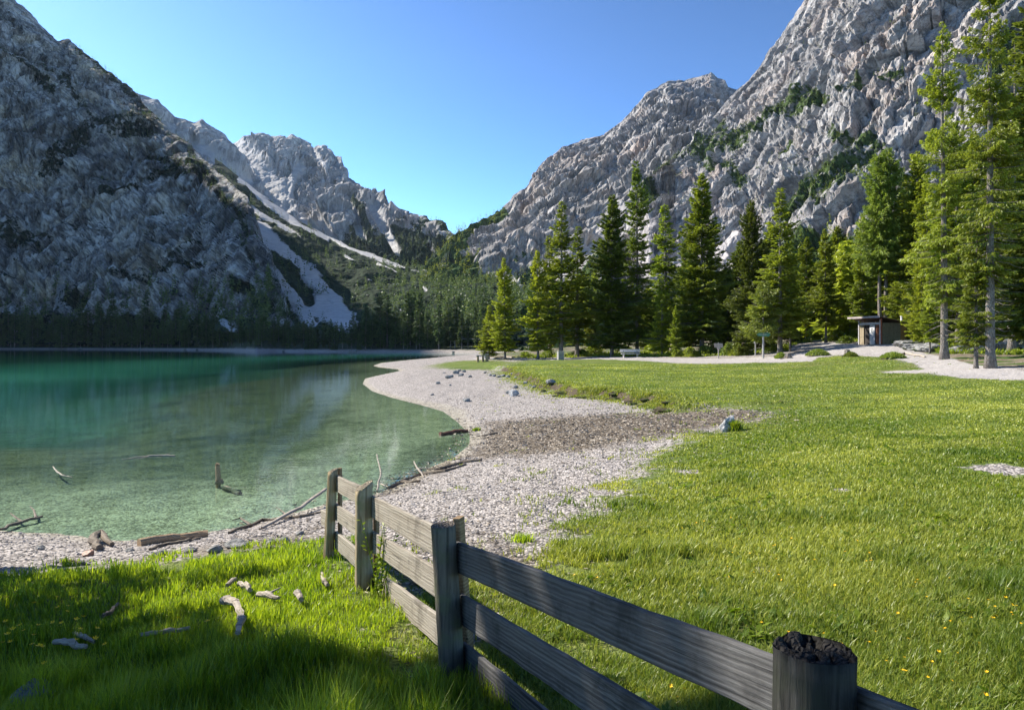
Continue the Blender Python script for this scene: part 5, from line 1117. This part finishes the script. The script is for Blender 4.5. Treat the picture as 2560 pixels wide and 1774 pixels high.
drift([(400, 482), (420, 475), (445, 472), (466, 465)], [0.025, 0.035, 0.035, 0.02], M_DRIFTD, 'long thin branch below the forked grey branch on the strandline', seed=12)
drift([(388, 489), (400, 483), (420, 481)], [0.03, 0.035, 0.02], M_DRIFTD, 'brown stick on the strandline right of the mossy post', seed=13)
drift([(377, 491), (381, 484), (377, 474)], [0.018, 0.016, 0.012], M_DRIFT, 'white bent stick standing up behind the mossy post', branches=[([(381, 484), (388, 489)], 0.018)], zs=[0, 0.2, 0.42], seed=14)
drift([(414, 467), (418, 472), (424, 477)], [0.015, 0.02, 0.015], M_DRIFT, 'small white forked twig at the strandline', branches=[([(418, 472), (424, 468)], 0.012)], zs=[0.12, 0.05, 0], seed=15)
b = MB(); g = G(218, 482); b.tube([(0, 0, -0.1), (0.0, 0, 0.15), (-0.01, 0, 0.36), (0.0, 0, 0.38)], [0.05, 0.047, 0.043, 0.035], 9, True, 0.08); b.box((0.03, 0, 0.02), (0.15, 0.11, 0.1), taper=0.4)
o = b.build('stake', M_LOG); o.location = (g[0], g[1], 0.0); tag(o, 'short wooden stake standing in the shallow water', 'stake')
drift([(224, 485), (240, 490)], [0.05, 0.04], M_DRIFTD, 'dark sunken log at the foot of the stake in the water', lift=-0.08, seed=16, name='log', cat='log')
# white wood in the grass
for k, (pp, rd, lb, br) in enumerate((
    ([(223, 607), (231, 612), (240, 620), (242, 634), (238, 650)], [0.03, 0.028, 0.02, 0.024, 0.016], 'thick bent white root lying in the sunlit grass', ()),
    ([(258, 602), (268, 605), (279, 609)], [0.02, 0.026, 0.012], 'white stick right of the thick bent white root', [([(266, 604), (274, 602), (281, 600)], 0.012)]),
    ([(239, 586), (247, 589), (250, 597)], [0.02, 0.024, 0.02], 'short white hooked stick above the thick bent root', ()),
    ([(227, 588), (235, 583)], [0.018, 0.02], 'tiny white chip of wood at the top of the sunlit grass', ()),
    ([(297, 601), (301, 610)], [0.03, 0.02], 'short white stump of wood near the mossy post', ()),
    ([(103, 623), (110, 618), (118, 609)], [0.014, 0.016, 0.01], 'small brown stick in the sunlit left grass', ()),
    ([(140, 646), (165, 643), (190, 641)], [0.014, 0.018, 0.012], 'long straight grey stick in the shaded grass', ()),
    ([(74, 639), (84, 644), (94, 651)], [0.012, 0.016, 0.01], 'bent grey twig in the shaded grass on the left', ()),
    ([(54, 652), (70, 654), (86, 656)], [0.016, 0.022, 0.014], 'pale broken branch with a grey lump among the left flowers', ()),
    ([(322, 578), (324, 588), (328, 592)], [0.016, 0.02, 0.014], 'white splinter in the grass left of the mossy post', ()),
    ([(240, 554), (270, 549), (282, 548)], [0.014, 0.018, 0.01], 'pale flat stick at the gravel edge beyond the left grass', ()),
    ([(50, 562), (75, 561), (90, 563)], [0.012, 0.014, 0.01], 'thin brown stick on the bright gravel at the left', ()),
    ([(405, 577), (416, 582), (430, 588)], [0.018, 0.02, 0.012], 'grey stick on the ground seen through the fence', ()))):
    drift(pp, rd, M_DRIFT if k not in (5, 11) else M_DRIFTD, lb, branches=br, lift=0.06 if k < 10 else 0, seed=30 + k)
drift([(494, 358.5), (503, 357), (512, 357.6), (520, 356.5)], [0.09, 0.13, 0.1, 0.06], M_DRIFT, 'pale fallen trunk on the grass by the lone light spruce', branches=[([(506, 357), (500, 355.5)], 0.06), ([(515, 357), (522, 358.5), (527, 358)], 0.06)], name='fallen_trunk', cat='fallen trunk', seed=50)
drift([(497, 359.6), (505, 359.2), (512, 358.8)], [0.06, 0.08, 0.05], M_DRIFTD, 'dark fallen branch in front of the pale fallen trunk', seed=51)
drift([(893, 356), (905, 354), (925, 357)], [0.07, 0.08, 0.05], M_DRIFT, 'pale fallen pole in the shade right of the hut', seed=52, name='fallen_trunk', cat='fallen trunk')

# ---------------------------------------------------------------- shrubs and undergrowth under the trees
def leaf_cloud(r, N, w, h, leaf):
    u = r.uniform(0, 1, N); a = r.uniform(0, 6.283, N); q = np.sqrt(r.uniform(0.1, 1, N)); zz = h * u
    rad = w * q * np.sqrt(np.maximum(0.08, 1 - (u * 1.0) ** 2.2)) * (0.75 + 0.7 * fbm(np.stack([np.cos(a) * 1.3, np.sin(a) * 1.3, u * 2.2], -1) + w, 3))
    c = np.stack([np.cos(a) * rad, np.sin(a) * rad, zz * (1 + 0.12 * np.sin(a * 4))], -1)
    ax = r.normal(size=(N, 3)) + np.array([0, 0, 0.5]); ax /= np.linalg.norm(ax, axis=1)[:, None]; b = np.cross(ax, r.normal(size=(N, 3))); b /= np.linalg.norm(b, axis=1)[:, None]
    l = leaf * r.uniform(0.6, 1.3, N)[:, None]
    return np.stack([c - ax * l * .5, c + b * l * .3, c + ax * l * .5, c - b * l * .3], 1).reshape(-1, 3)
SHR = []
for k in range(3):
    r = np.random.default_rng(60 + k); V = leaf_cloud(r, 1500, 1.0, 1.3, 0.17)
    o = mesh_np('foliage', V, [np.arange(len(V)).reshape(-1, 4)], (M_LARCH, M_NEEDLE, M_NEEDLE_D)[k], {'var': np.repeat(r.uniform(0, 1, len(V) // 4), 4)})
    b = MB()
    for j in range(7):
        a = j * 0.9; b.tube([(0, 0, -0.1), (0.3 * math.cos(a), 0.3 * math.sin(a), 0.5), (0.6 * math.cos(a), 0.6 * math.sin(a), 1.0)], [0.03, 0.02, 0.008], 5)
    s = b.build('stem', M_BARK); COL.objects.unlink(o); COL.objects.unlink(s); SHR.append((o, s))
def shrub(px, d, w, h, k, label, group='shrubs under the trees'):
    x, y = wd(px, d); e = empty('shrub', (x, y, tz(x, y)), px); e.scale = (w, w, h / 1.6)
    for o in SHR[k]: c = o.copy(); link(c); c.parent = e
    tag(e, label, 'shrub', group)
for px, d, w, h, k, lb in ((738, 71, 1.1, 1.5, 1, 'round green shrub right of the board signpost'), (748, 71, 0.9, 1.2, 1, 'shrub between the board signpost and the slim arrow post'), (729, 73, 1.0, 1.6, 2, 'dark shrub close behind the board signpost'), (773, 72, 1.2, 1.3, 0, 'bright shrub at the foot of the small larch'),
        (783, 72, 0.9, 0.9, 1, 'low shrub at the corner of the forest road'), (705, 76, 1.3, 1.3, 2, 'dark shrub at the foot of the wide sunlit spruce'), (690, 75, 1.0, 1.2, 1, 'shrub left of the wide sunlit spruce trunk'), (677, 76, 0.9, 0.9, 1, 'low shrub right of the small thin stemmed spruce'),
        (595, 92, 1.8, 1.4, 0, 'pale low shrub between the leaning trunk and the broad dark spruce'), (580, 90, 1.6, 1.1, 0, 'pale shrub right of the litter bin'), (548, 92, 1.4, 1.0, 0, 'pale shrub left of the litter bin'), (525, 92, 1.4, 0.9, 0, 'pale shrub between the first two lakeside spruces'),
        (655, 90, 2.0, 1.5, 1, 'shrub seen behind the right end of the bench'), (624, 92, 1.8, 1.3, 0, 'shrub seen behind the left end of the bench'), (838, 84, 1.8, 1.6, 1, 'shrub at the roadside left of the hut'), (826, 96, 2.0, 1.6, 0, 'bright shrub far up the forest road on its right side'), (796, 92, 1.8, 1.8, 2, 'dark shrub far up the forest road on its left side'),
        (846, 78, 1.2, 1.0, 2, 'dark low shrub beside the left wall of the hut'), (925, 62, 1.4, 1.0, 2, 'dark shrub in the shade right of the hut'), (912, 68, 1.4, 0.9, 0, 'sunlit low shrub behind the right end of the hut'), (968, 54, 1.2, 0.9, 2, 'dark shrub behind the thin grey trunk'), (716, 80, 1.4, 2.2, 2, 'tall dark shrub behind the wide sunlit spruce')):
    shrub(px, d, w, h, k, lb)
# ---------------------------------------------------------------- grass, flowers, pebbles
M_GRASS = leaf_mat('grass_blades', (0.085, 0.155, 0.012), (0.40, 0.44, 0.075), 0.5)
M_GRASSL = leaf_mat('long_grass_blades', (0.085, 0.20, 0.008), (0.42, 0.56, 0.03), 0.58)
def blades(name, P, H, Wd, mat, seed, lean=0.45, var=None, obj=None):
    r = np.random.default_rng(seed); N = len(P); a = r.uniform(0, 6.283, N); d = np.stack([np.cos(a), np.sin(a), 0 * a], -1); s = np.stack([-np.sin(a + r.normal(size=N) * 0.6), np.cos(a), 0 * a], -1)
    b = r.uniform(0.15, 1.0, N) * lean; up = np.array([0, 0, 1.0])
    m = P + up * (H * 0.55)[:, None] + d * (H * b * 0.35)[:, None]; t = P + up * (H * np.sqrt(np.maximum(0.15, 1 - (b * 0.8) ** 2)))[:, None] + d * (H * b * 1.0)[:, None]
    w = Wd[:, None]
    V = np.stack([P - s * w, P + s * w, m + s * w * 0.75, m - s * w * 0.75, t], 1).reshape(-1, 3)
    i = np.arange(N)[:, None] * 5
    v = np.clip((r.uniform(0, 1, N) if var is None else var), 0, 1)
    o = mesh_np(name, V, [i + np.array([[0, 1, 2, 3]]), i + np.array([[3, 2, 4]])], mat, {'var': np.repeat(v, 5)}); return o
def sample(n, px0, px1, y0, y1, seed):
    r = np.random.default_rng(seed); px = r.uniform(px0, px1, n); y = np.exp(r.uniform(math.log(y0), math.log(y1), n)); x = (px - 512) / F * y
    return x, y, r
FENCE_X = lambda y: np.interp(y, [1.65, 3.85, 5.7, 6.9], [0.73, -0.39, -1.24, -1.81])
def place(x, y, keep): x, y = x[keep], y[keep]; return np.stack([x, y, terrain(x, y) - 0.01], -1)
def gnoise(x, y, s, o=3, k=0): return fbm(np.stack([x * s, y * s, 0 * x + k], -1), o)
# long grass left of the fence
x, y, r = sample(200000, -70, 640, 1.15, 8.0, 1); g, dz_, pz_, wz_, sd = zones(x, y)
keep = (x < FENCE_X(y) + 0.15) & (g + 0.5 * gnoise(x, y, 2.2) + 0.25 * gnoise(x, y, 9) > 0.45 + 0.25 * r.uniform(size=len(x)))
P = place(x, y, keep); n = len(P); tall = sstep(4.6, 3.2, P[:, 1]) 
tuft = sstep(-0.1, 0.7, gnoise(P[:, 0], P[:, 1], 1.6, 3, 4)); near_f = np.exp(-((P[:, 0] - FENCE_X(P[:, 1])) / 0.3) ** 2)
H = (0.07 + 0.07 * tuft + 0.17 * tall * (0.4 + tuft) + 0.10 * near_f * tall * (P[:, 1] > 4.6)) * (1 - 0.62 * near_f * (P[:, 1] < 4.4)) * r.uniform(0.5, 1.25, n)
blades('grass', P, H, np.maximum(0.0018, P[:, 1] * 0.00075) * r.uniform(0.7, 1.3, n), M_GRASSL, 2, 0.6, 0.45 + 0.3 * gnoise(P[:, 0], P[:, 1], 0.9) + r.normal(size=n) * 0.22)['kind'] = 'stuff'
# meadow grass right of the fence
x, y, r = sample(620000, 420, 1090, 1.3, 60, 3); g, dz_, pz_, wz_, sd = zones(x, y)
keep = (x > FENCE_X(y) - 0.05) & (g * (1 - pz_) + 0.55 * gnoise(x, y, 1.1) + 0.3 * gnoise(x, y, 5) > 0.42 + 0.3 * r.uniform(size=len(x)))
P = place(x, y, keep); n = len(P); tuft = sstep(0.05, 0.75, gnoise(P[:, 0], P[:, 1], 0.75, 4, 9)); dry = gnoise(P[:, 0] * 0.6, P[:, 1], 0.32, 4, 5)
H = (0.035 + 0.035 * np.minimum(1, 6 / P[:, 1]) + 0.10 * tuft * sstep(14, 4, P[:, 1])) * r.uniform(0.55, 1.3, n)
blades('grass', P, H, np.maximum(0.0017, P[:, 1] * 0.00075) * r.uniform(0.7, 1.3, n), M_GRASS, 4, 0.9, 0.44 + 0.55 * dry - 0.34 * tuft + r.normal(size=n) * 0.22)['kind'] = 'stuff'
# sparse grass on the gravel edge
x, y, r = sample(60000, 340, 900, 3, 26, 5); g, dz_, pz_, wz_, sd = zones(x, y)
keep = (sd > -2.6 - 0.05 * y) & (g < 0.75) & (gnoise(x, y, 1.5, 3, 2) + 0.25 * sd > -0.05) & (r.uniform(size=len(x)) < 0.5)
P = place(x, y, keep); n = len(P); blades('grass', P, 0.07 * r.uniform(0.5, 1.3, n), np.maximum(0.002, P[:, 1] * 0.0008), M_GRASS, 6, 0.8)['kind'] = 'stuff'
# broad leaved herbs in the meadow
x, y, r = sample(26000, 470, 1090, 1.4, 16, 61); g, dz_, pz_, wz_, sd = zones(x, y)
keep = (x > FENCE_X(y) + 0.1) & (g > 0.75) & (gnoise(x, y, 0.9, 3, 6) > 0.12); P = place(x, y, keep); n = len(P); P[:, 2] += 0.03 * r.uniform(size=n)
a = r.uniform(0, 6.283, n); d = np.stack([np.cos(a), np.sin(a), r.uniform(0.1, 0.7, n)], -1); s_ = np.stack([-np.sin(a), np.cos(a), r.normal(size=n) * 0.3], -1); l = (0.018 + 0.02 * r.uniform(size=n) + 0.0012 * P[:, 1])[:, None]
V = np.stack([P, P + d * l + s_ * l * .5, P + d * l * 2, P + d * l - s_ * l * .5], 1).reshape(-1, 3)
o = mesh_np('meadow_herbs', V, [np.arange(4 * n).reshape(-1, 4)], M_GRASSL, {'var': np.repeat(r.uniform(0, 0.5, n), 4)}); o['kind'] = 'stuff'
# turf overhanging the bank
r = np.random.default_rng(12); bp = np.array(BANK); t = r.uniform(0, len(bp) - 1, 26000); x = np.interp(t, range(len(bp)), bp[:, 0]) + r.normal(size=len(t)) * 0.45; y = np.interp(t, range(len(bp)), bp[:, 1]) + np.abs(r.normal(size=len(t))) * 0.8 - 0.55
keep = gnoise(x, y, 1.2, 3, 7) > -0.12
P = place(x, y, keep); n = len(P); blades('turf', P, 0.11 * r.uniform(0.4, 1.3, n), np.full(n, 0.016), M_GRASS, 13, 1.0)['kind'] = 'stuff'
M_CLOD = stone_mat('turf_clod', (0.035, 0.03, 0.018), (0.10, 0.085, 0.05), (0.07, 0.11, 0.02))
# dark sods broken off along the bank
r = np.random.default_rng(41)
for k in range(22):
    t = r.uniform(0, len(bp) - 1); xx = np.interp(t, range(len(bp)), bp[:, 0]) - r.uniform(0.0, 0.7); yy = np.interp(t, range(len(bp)), bp[:, 1]) - r.uniform(0.2, 1.2)
    o = rock(512 + F * xx / yy, 0, r.uniform(0.25, 0.6), r.uniform(0.06, 0.14), M_CLOD, 'dark clod of turf fallen from the bank onto the gravel', 'clods of turf below the bank', seed=300 + k, name='clod', cat='clod', sub=3, d=yy)
# tufts
def tuft(px, py, n, hgt, spread, label, seed, mat=M_GRASSL):
    c = G(px, py); r = np.random.default_rng(seed); p = r.normal(size=(n, 3)) * spread; p[:, 2] = -0.01
    o = blades('grass_tuft', p, hgt * r.uniform(0.5, 1.2, n), np.full(n, max(0.003, c[1] * 0.0007)), mat, seed, 0.8); o.location = c; tag(o, label, 'grass tuft')
tuft(735, 430, 600, 0.24, 0.055, 'dark grass tuft growing at the right side of the pale meadow rock', 3)
tuft(522, 541, 260, 0.10, 0.05, 'green grass tuft on the gravel beyond the second post', 4); tuft(477, 430, 90, 0.12, 0.06, 'small tuft at the edge of the beach debris', 5)
# leafy weed at the mossy post
c = G(378, 596); e = empty('weed_plant', c); r = np.random.default_rng(9); b = MB(); LV = []
for k in range(9):
    a = r.uniform(0, 6.28); L = r.uniform(0.35, 0.62); tip = np.array([math.cos(a) * 0.14, math.sin(a) * 0.14, L]); base = np.array([r.normal() * 0.03, r.normal() * 0.03, 0])
    pts = [base + (tip - base) * s + np.array([0, 0, 0.05 * math.sin(s * 3)]) for s in np.linspace(0, 1, 5)]; b.tube(pts, [0.005, 0.0045, 0.004, 0.003, 0.002], 5)
    for s in np.linspace(0.15, 1, 16):
        q = base + (tip - base) * s; d = r.normal(size=3); d[2] = abs(d[2]) * 0.4 + 0.1; d /= np.linalg.norm(d); w = np.cross(d, r.normal(size=3)); w /= np.linalg.norm(w); l = r.uniform(0.03, 0.055)
        LV += [q, q + d * l * .5 + w * l * .22, q + d * l, q + d * l * .5 - w * l * .22]
b.build('stem', M_GRASSL, e, attrs={'var': np.full(b.n, 0.4)}); mesh_np('leaves', LV, [np.arange(len(LV)).reshape(-1, 4)], M_GRASSL, {'var': np.repeat(r.uniform(0.3, 1, len(LV) // 4), 4)}, parent=e).name = 'foliage'
tag(e, 'tall leafy weed growing against the mossy fence post', 'weed')
# buttercups
M_PETAL = plain('yellow_petals', (0.85, 0.50, 0.01), 0.5, 0.1); M_STEM = plain('flower_stem', (0.07, 0.14, 0.02))
b = MB(); V = [(0, 0, 0.0)]; fl = []
for k in range(5):
    a = k * 1.2566
    for da, rr_, zz_ in ((-0.5, 0.6, 0.25), (-0.3, 1, 0.5), (0.3, 1, 0.5), (0.5, 0.6, 0.25)): V.append((math.cos(a + da) * rr_ * 0.016, math.sin(a + da) * rr_ * 0.016, zz_ * 0.016))
    fl.append((0, 1 + k * 4, 2 + k * 4, 3 + k * 4, 4 + k * 4))
BUT = []
for hgt in (0.13, 0.09, 0.2):
    st = MB().tube([(0, 0, 0), (0.01, 0.004, hgt * 0.6), (0.012, 0.01, hgt)], [0.0016, 0.0014, 0.001], 5).build('buttercup_stem', M_STEM); st.name = 'stem'
    bl = MB().add(np.array(V) + np.array([0.012, 0.01, hgt]), fl).build('petals', M_PETAL); bl.name = 'blossom'
    COL.objects.unlink(st); COL.objects.unlink(bl); BUT.append((st, bl))
r = np.random.default_rng(77)
def buttercup(px, py, k, label, group, sc=1.0):
    g = G(px, py); e = empty('buttercup', (g[0], g[1], g[2]), r.uniform(0, 6)); e.rotation_euler = (r.normal() * 0.25, r.normal() * 0.25, r.uniform(0, 6)); e.scale = (sc,) * 3
    for o in BUT[k]: c = o.copy(); link(c); c.parent = e
    tag(e, label, 'flower', group)
cl = [(705, 520), (740, 540), (765, 545), (855, 548), (880, 575), (800, 580), (810, 600), (760, 560), (900, 600), (780, 640), (840, 650), (880, 660), (910, 650), (930, 640), (960, 690), (905, 690), (950, 670), (760, 570), (850, 560), (830, 530), (990, 620), (1005, 560), (870, 520), (940, 580), (1010, 610), (820, 700), (640, 690), (600, 590), (690, 500), (980, 640)]
for k in range(112):
    c_ = cl[r.integers(len(cl))]; px = c_[0] + r.normal() * 22; py = c_[1] + r.normal() * 11
    if px > 1030 or py > 720 or py < 470: continue
    buttercup(px, py, r.integers(2), 'yellow buttercup flowering in the sunlit meadow right of the fence', 'buttercups in the meadow', r.uniform(0.42, 0.7))
for k in range(36):
    c_ = [(30, 650), (60, 640), (90, 655), (20, 630), (220, 655), (180, 648), (50, 672), (10, 665)][r.integers(8)]; px = c_[0] + r.normal() * 16; py = c_[1] + r.normal() * 8
    if px < -5: continue
    buttercup(px, py, 2, 'orange yellow buttercup in the shaded long grass at the left', 'buttercups in the long grass', r.uniform(0.8, 1.1))
# pebbles on the beach
bm = bmesh.new(); bmesh.ops.create_icosphere(bm, subdivisions=1, radius=1); IV = np.array([v.co[:] for v in bm.verts]); IFc = np.array([[v.index for v in f.verts] for f in bm.faces]); bm.free()
x, y, r = sample(90000, -40, 760, 3.0, 34, 21); g, dz_, pz_, wz_, sd = zones(x, y); z_ = terrain(x, y)
keep = (g < 0.3) & (z_ > 0.0) & (r.uniform(size=len(x)) < 0.42 * (1 - 0.75 * np.clip(dz_ * 1.6, 0, 1))); x, y, z_, dzk = x[keep], y[keep], z_[keep], dz_[keep]; n = len(x)
sc = (0.009 + 0.010 * r.uniform(size=n) ** 3 + np.maximum(0, y - 6) * 0.0004) * r.uniform(0.7, 1.3, n)
a = r.uniform(0, 6.283, n); S3 = np.stack([sc * r.uniform(0.8, 1.6, n), sc * r.uniform(0.7, 1.1, n), sc * r.uniform(0.4, 0.75, n)], -1)
L = IV[None] * S3[:, None] * (1 + 0.12 * r.normal(size=(n, len(IV), 1)))
V = np.stack([L[..., 0] * np.cos(a)[:, None] - L[..., 1] * np.sin(a)[:, None] + x[:, None], L[..., 0] * np.sin(a)[:, None] + L[..., 1] * np.cos(a)[:, None] + y[:, None], L[..., 2] + (z_ + sc * 0.2)[:, None]], -1).reshape(-1, 3)
m = NT('pebble'); v = m.attr('var'); fn = m.noise(m.geo(), 60, 3)
m.done(m.pbr(m.mix(m.rng(fn, 0.3, 0.7, 0, 0.3), m.mix(v, (0.09, 0.08, 0.07), (0.52, 0.48, 0.45)), (0.22, 0.195, 0.17)), 0.9, None, 0.15))
pv_ = np.clip(r.uniform(0.05, 1.0, n) - 0.55 * dzk, 0, 1)
o = mesh_np('pebbles', V, [(np.arange(n)[:, None, None] * len(IV) + IFc[None]).reshape(-1, 3)], m.m, {'var': np.repeat(pv_, len(IV))}); o['kind'] = 'stuff'
# bark chips and twigs in the debris
x, y, r = sample(60000, 230, 800, 3.2, 26, 31); g, dz_, pz_, wz_, sd = zones(x, y); z_ = terrain(x, y)
keep = (z_ > -0.02) & (r.uniform(size=len(x)) < (0.10 + 0.9 * dz_) * (1 - 0.8 * g) * 0.5); x, y, z_ = x[keep], y[keep], z_[keep]; n = len(x)
ln = (0.025 + 0.05 * r.uniform(size=n) ** 3 + y * 0.0012); w = np.maximum(0.003, y * 0.0006) * r.uniform(0.7, 1.6, n); a = r.normal(size=n) * 0.9 + 0.2
d = np.stack([np.cos(a), np.sin(a), r.normal(size=n) * 0.12], -1) * ln[:, None] / 2; s = np.stack([-np.sin(a), np.cos(a), 0 * a], -1) * w[:, None]; P = np.stack([x, y, z_ + 0.012], -1); up = np.array([0, 0, 1.0]) * w[:, None]
V = np.stack([P - d - s, P + d - s, P + d + s, P - d + s, P - d + up, P + d + up], 1).reshape(-1, 3); i = np.arange(n)[:, None] * 6
m = NT('chips'); m.done(m.pbr(m.mix(m.attr('var'), (0.07, 0.05, 0.035), (0.52, 0.45, 0.36)), 0.9, None, 0.1))
o = mesh_np('wood_chips', V, [i + np.array([[0, 1, 5, 4]]), i + np.array([[2, 3, 4, 5]]), i + np.array([[3, 2, 1, 0]])], m.m, {'var': np.repeat(r.uniform(0, 1, n) ** 1.3, 6)}); o['kind'] = 'stuff'
# low undergrowth at the foot of the wood
r = np.random.default_rng(51); n = 26000; px = r.uniform(520, 1060, n); d = r.uniform(0, 1, n) ** 1.3
y = np.interp(px, [520, 600, 690, 780, 800, 840, 900, 950, 1060], [86, 84, 75, 72, 90, 82, 64, 46, 40]) + d * np.interp(px, [520, 780, 1060], [12, 14, 22]); x = (px - 512) / F * y
keep = (gnoise(x, y, 0.25, 3, 3) > -0.15) & (zones(x, y)[2] < 0.3); P = place(x, y, keep); n = len(P); blades('undergrowth', P, r.uniform(0.15, 0.5, n), np.full(n, 0.055), M_NEEDLE, 52, 1.2)['kind'] = 'stuff'
# ---------------------------------------------------------------- the air of the valley
HAZE = MB().box((100, 1450, 640), (4600, 3300, 1320)).build('haze', None); tag(HAZE, kind='stuff')
m = bpy.data.materials.new('haze'); m.use_nodes = True; nt = m.node_tree; nt.nodes.clear(); ou = nt.nodes.new('ShaderNodeOutputMaterial'); vo = nt.nodes.new('ShaderNodeVolumePrincipled')
vo.inputs['Color'].default_value = (0.62, 0.80, 1.0, 1); vo.inputs['Density'].default_value = 0.000021; vo.inputs['Anisotropy'].default_value = 0.3
nt.links.new(vo.outputs[0], ou.inputs['Volume']); HAZE.data.materials.append(m); HAZE.display_type = 'WIRE'
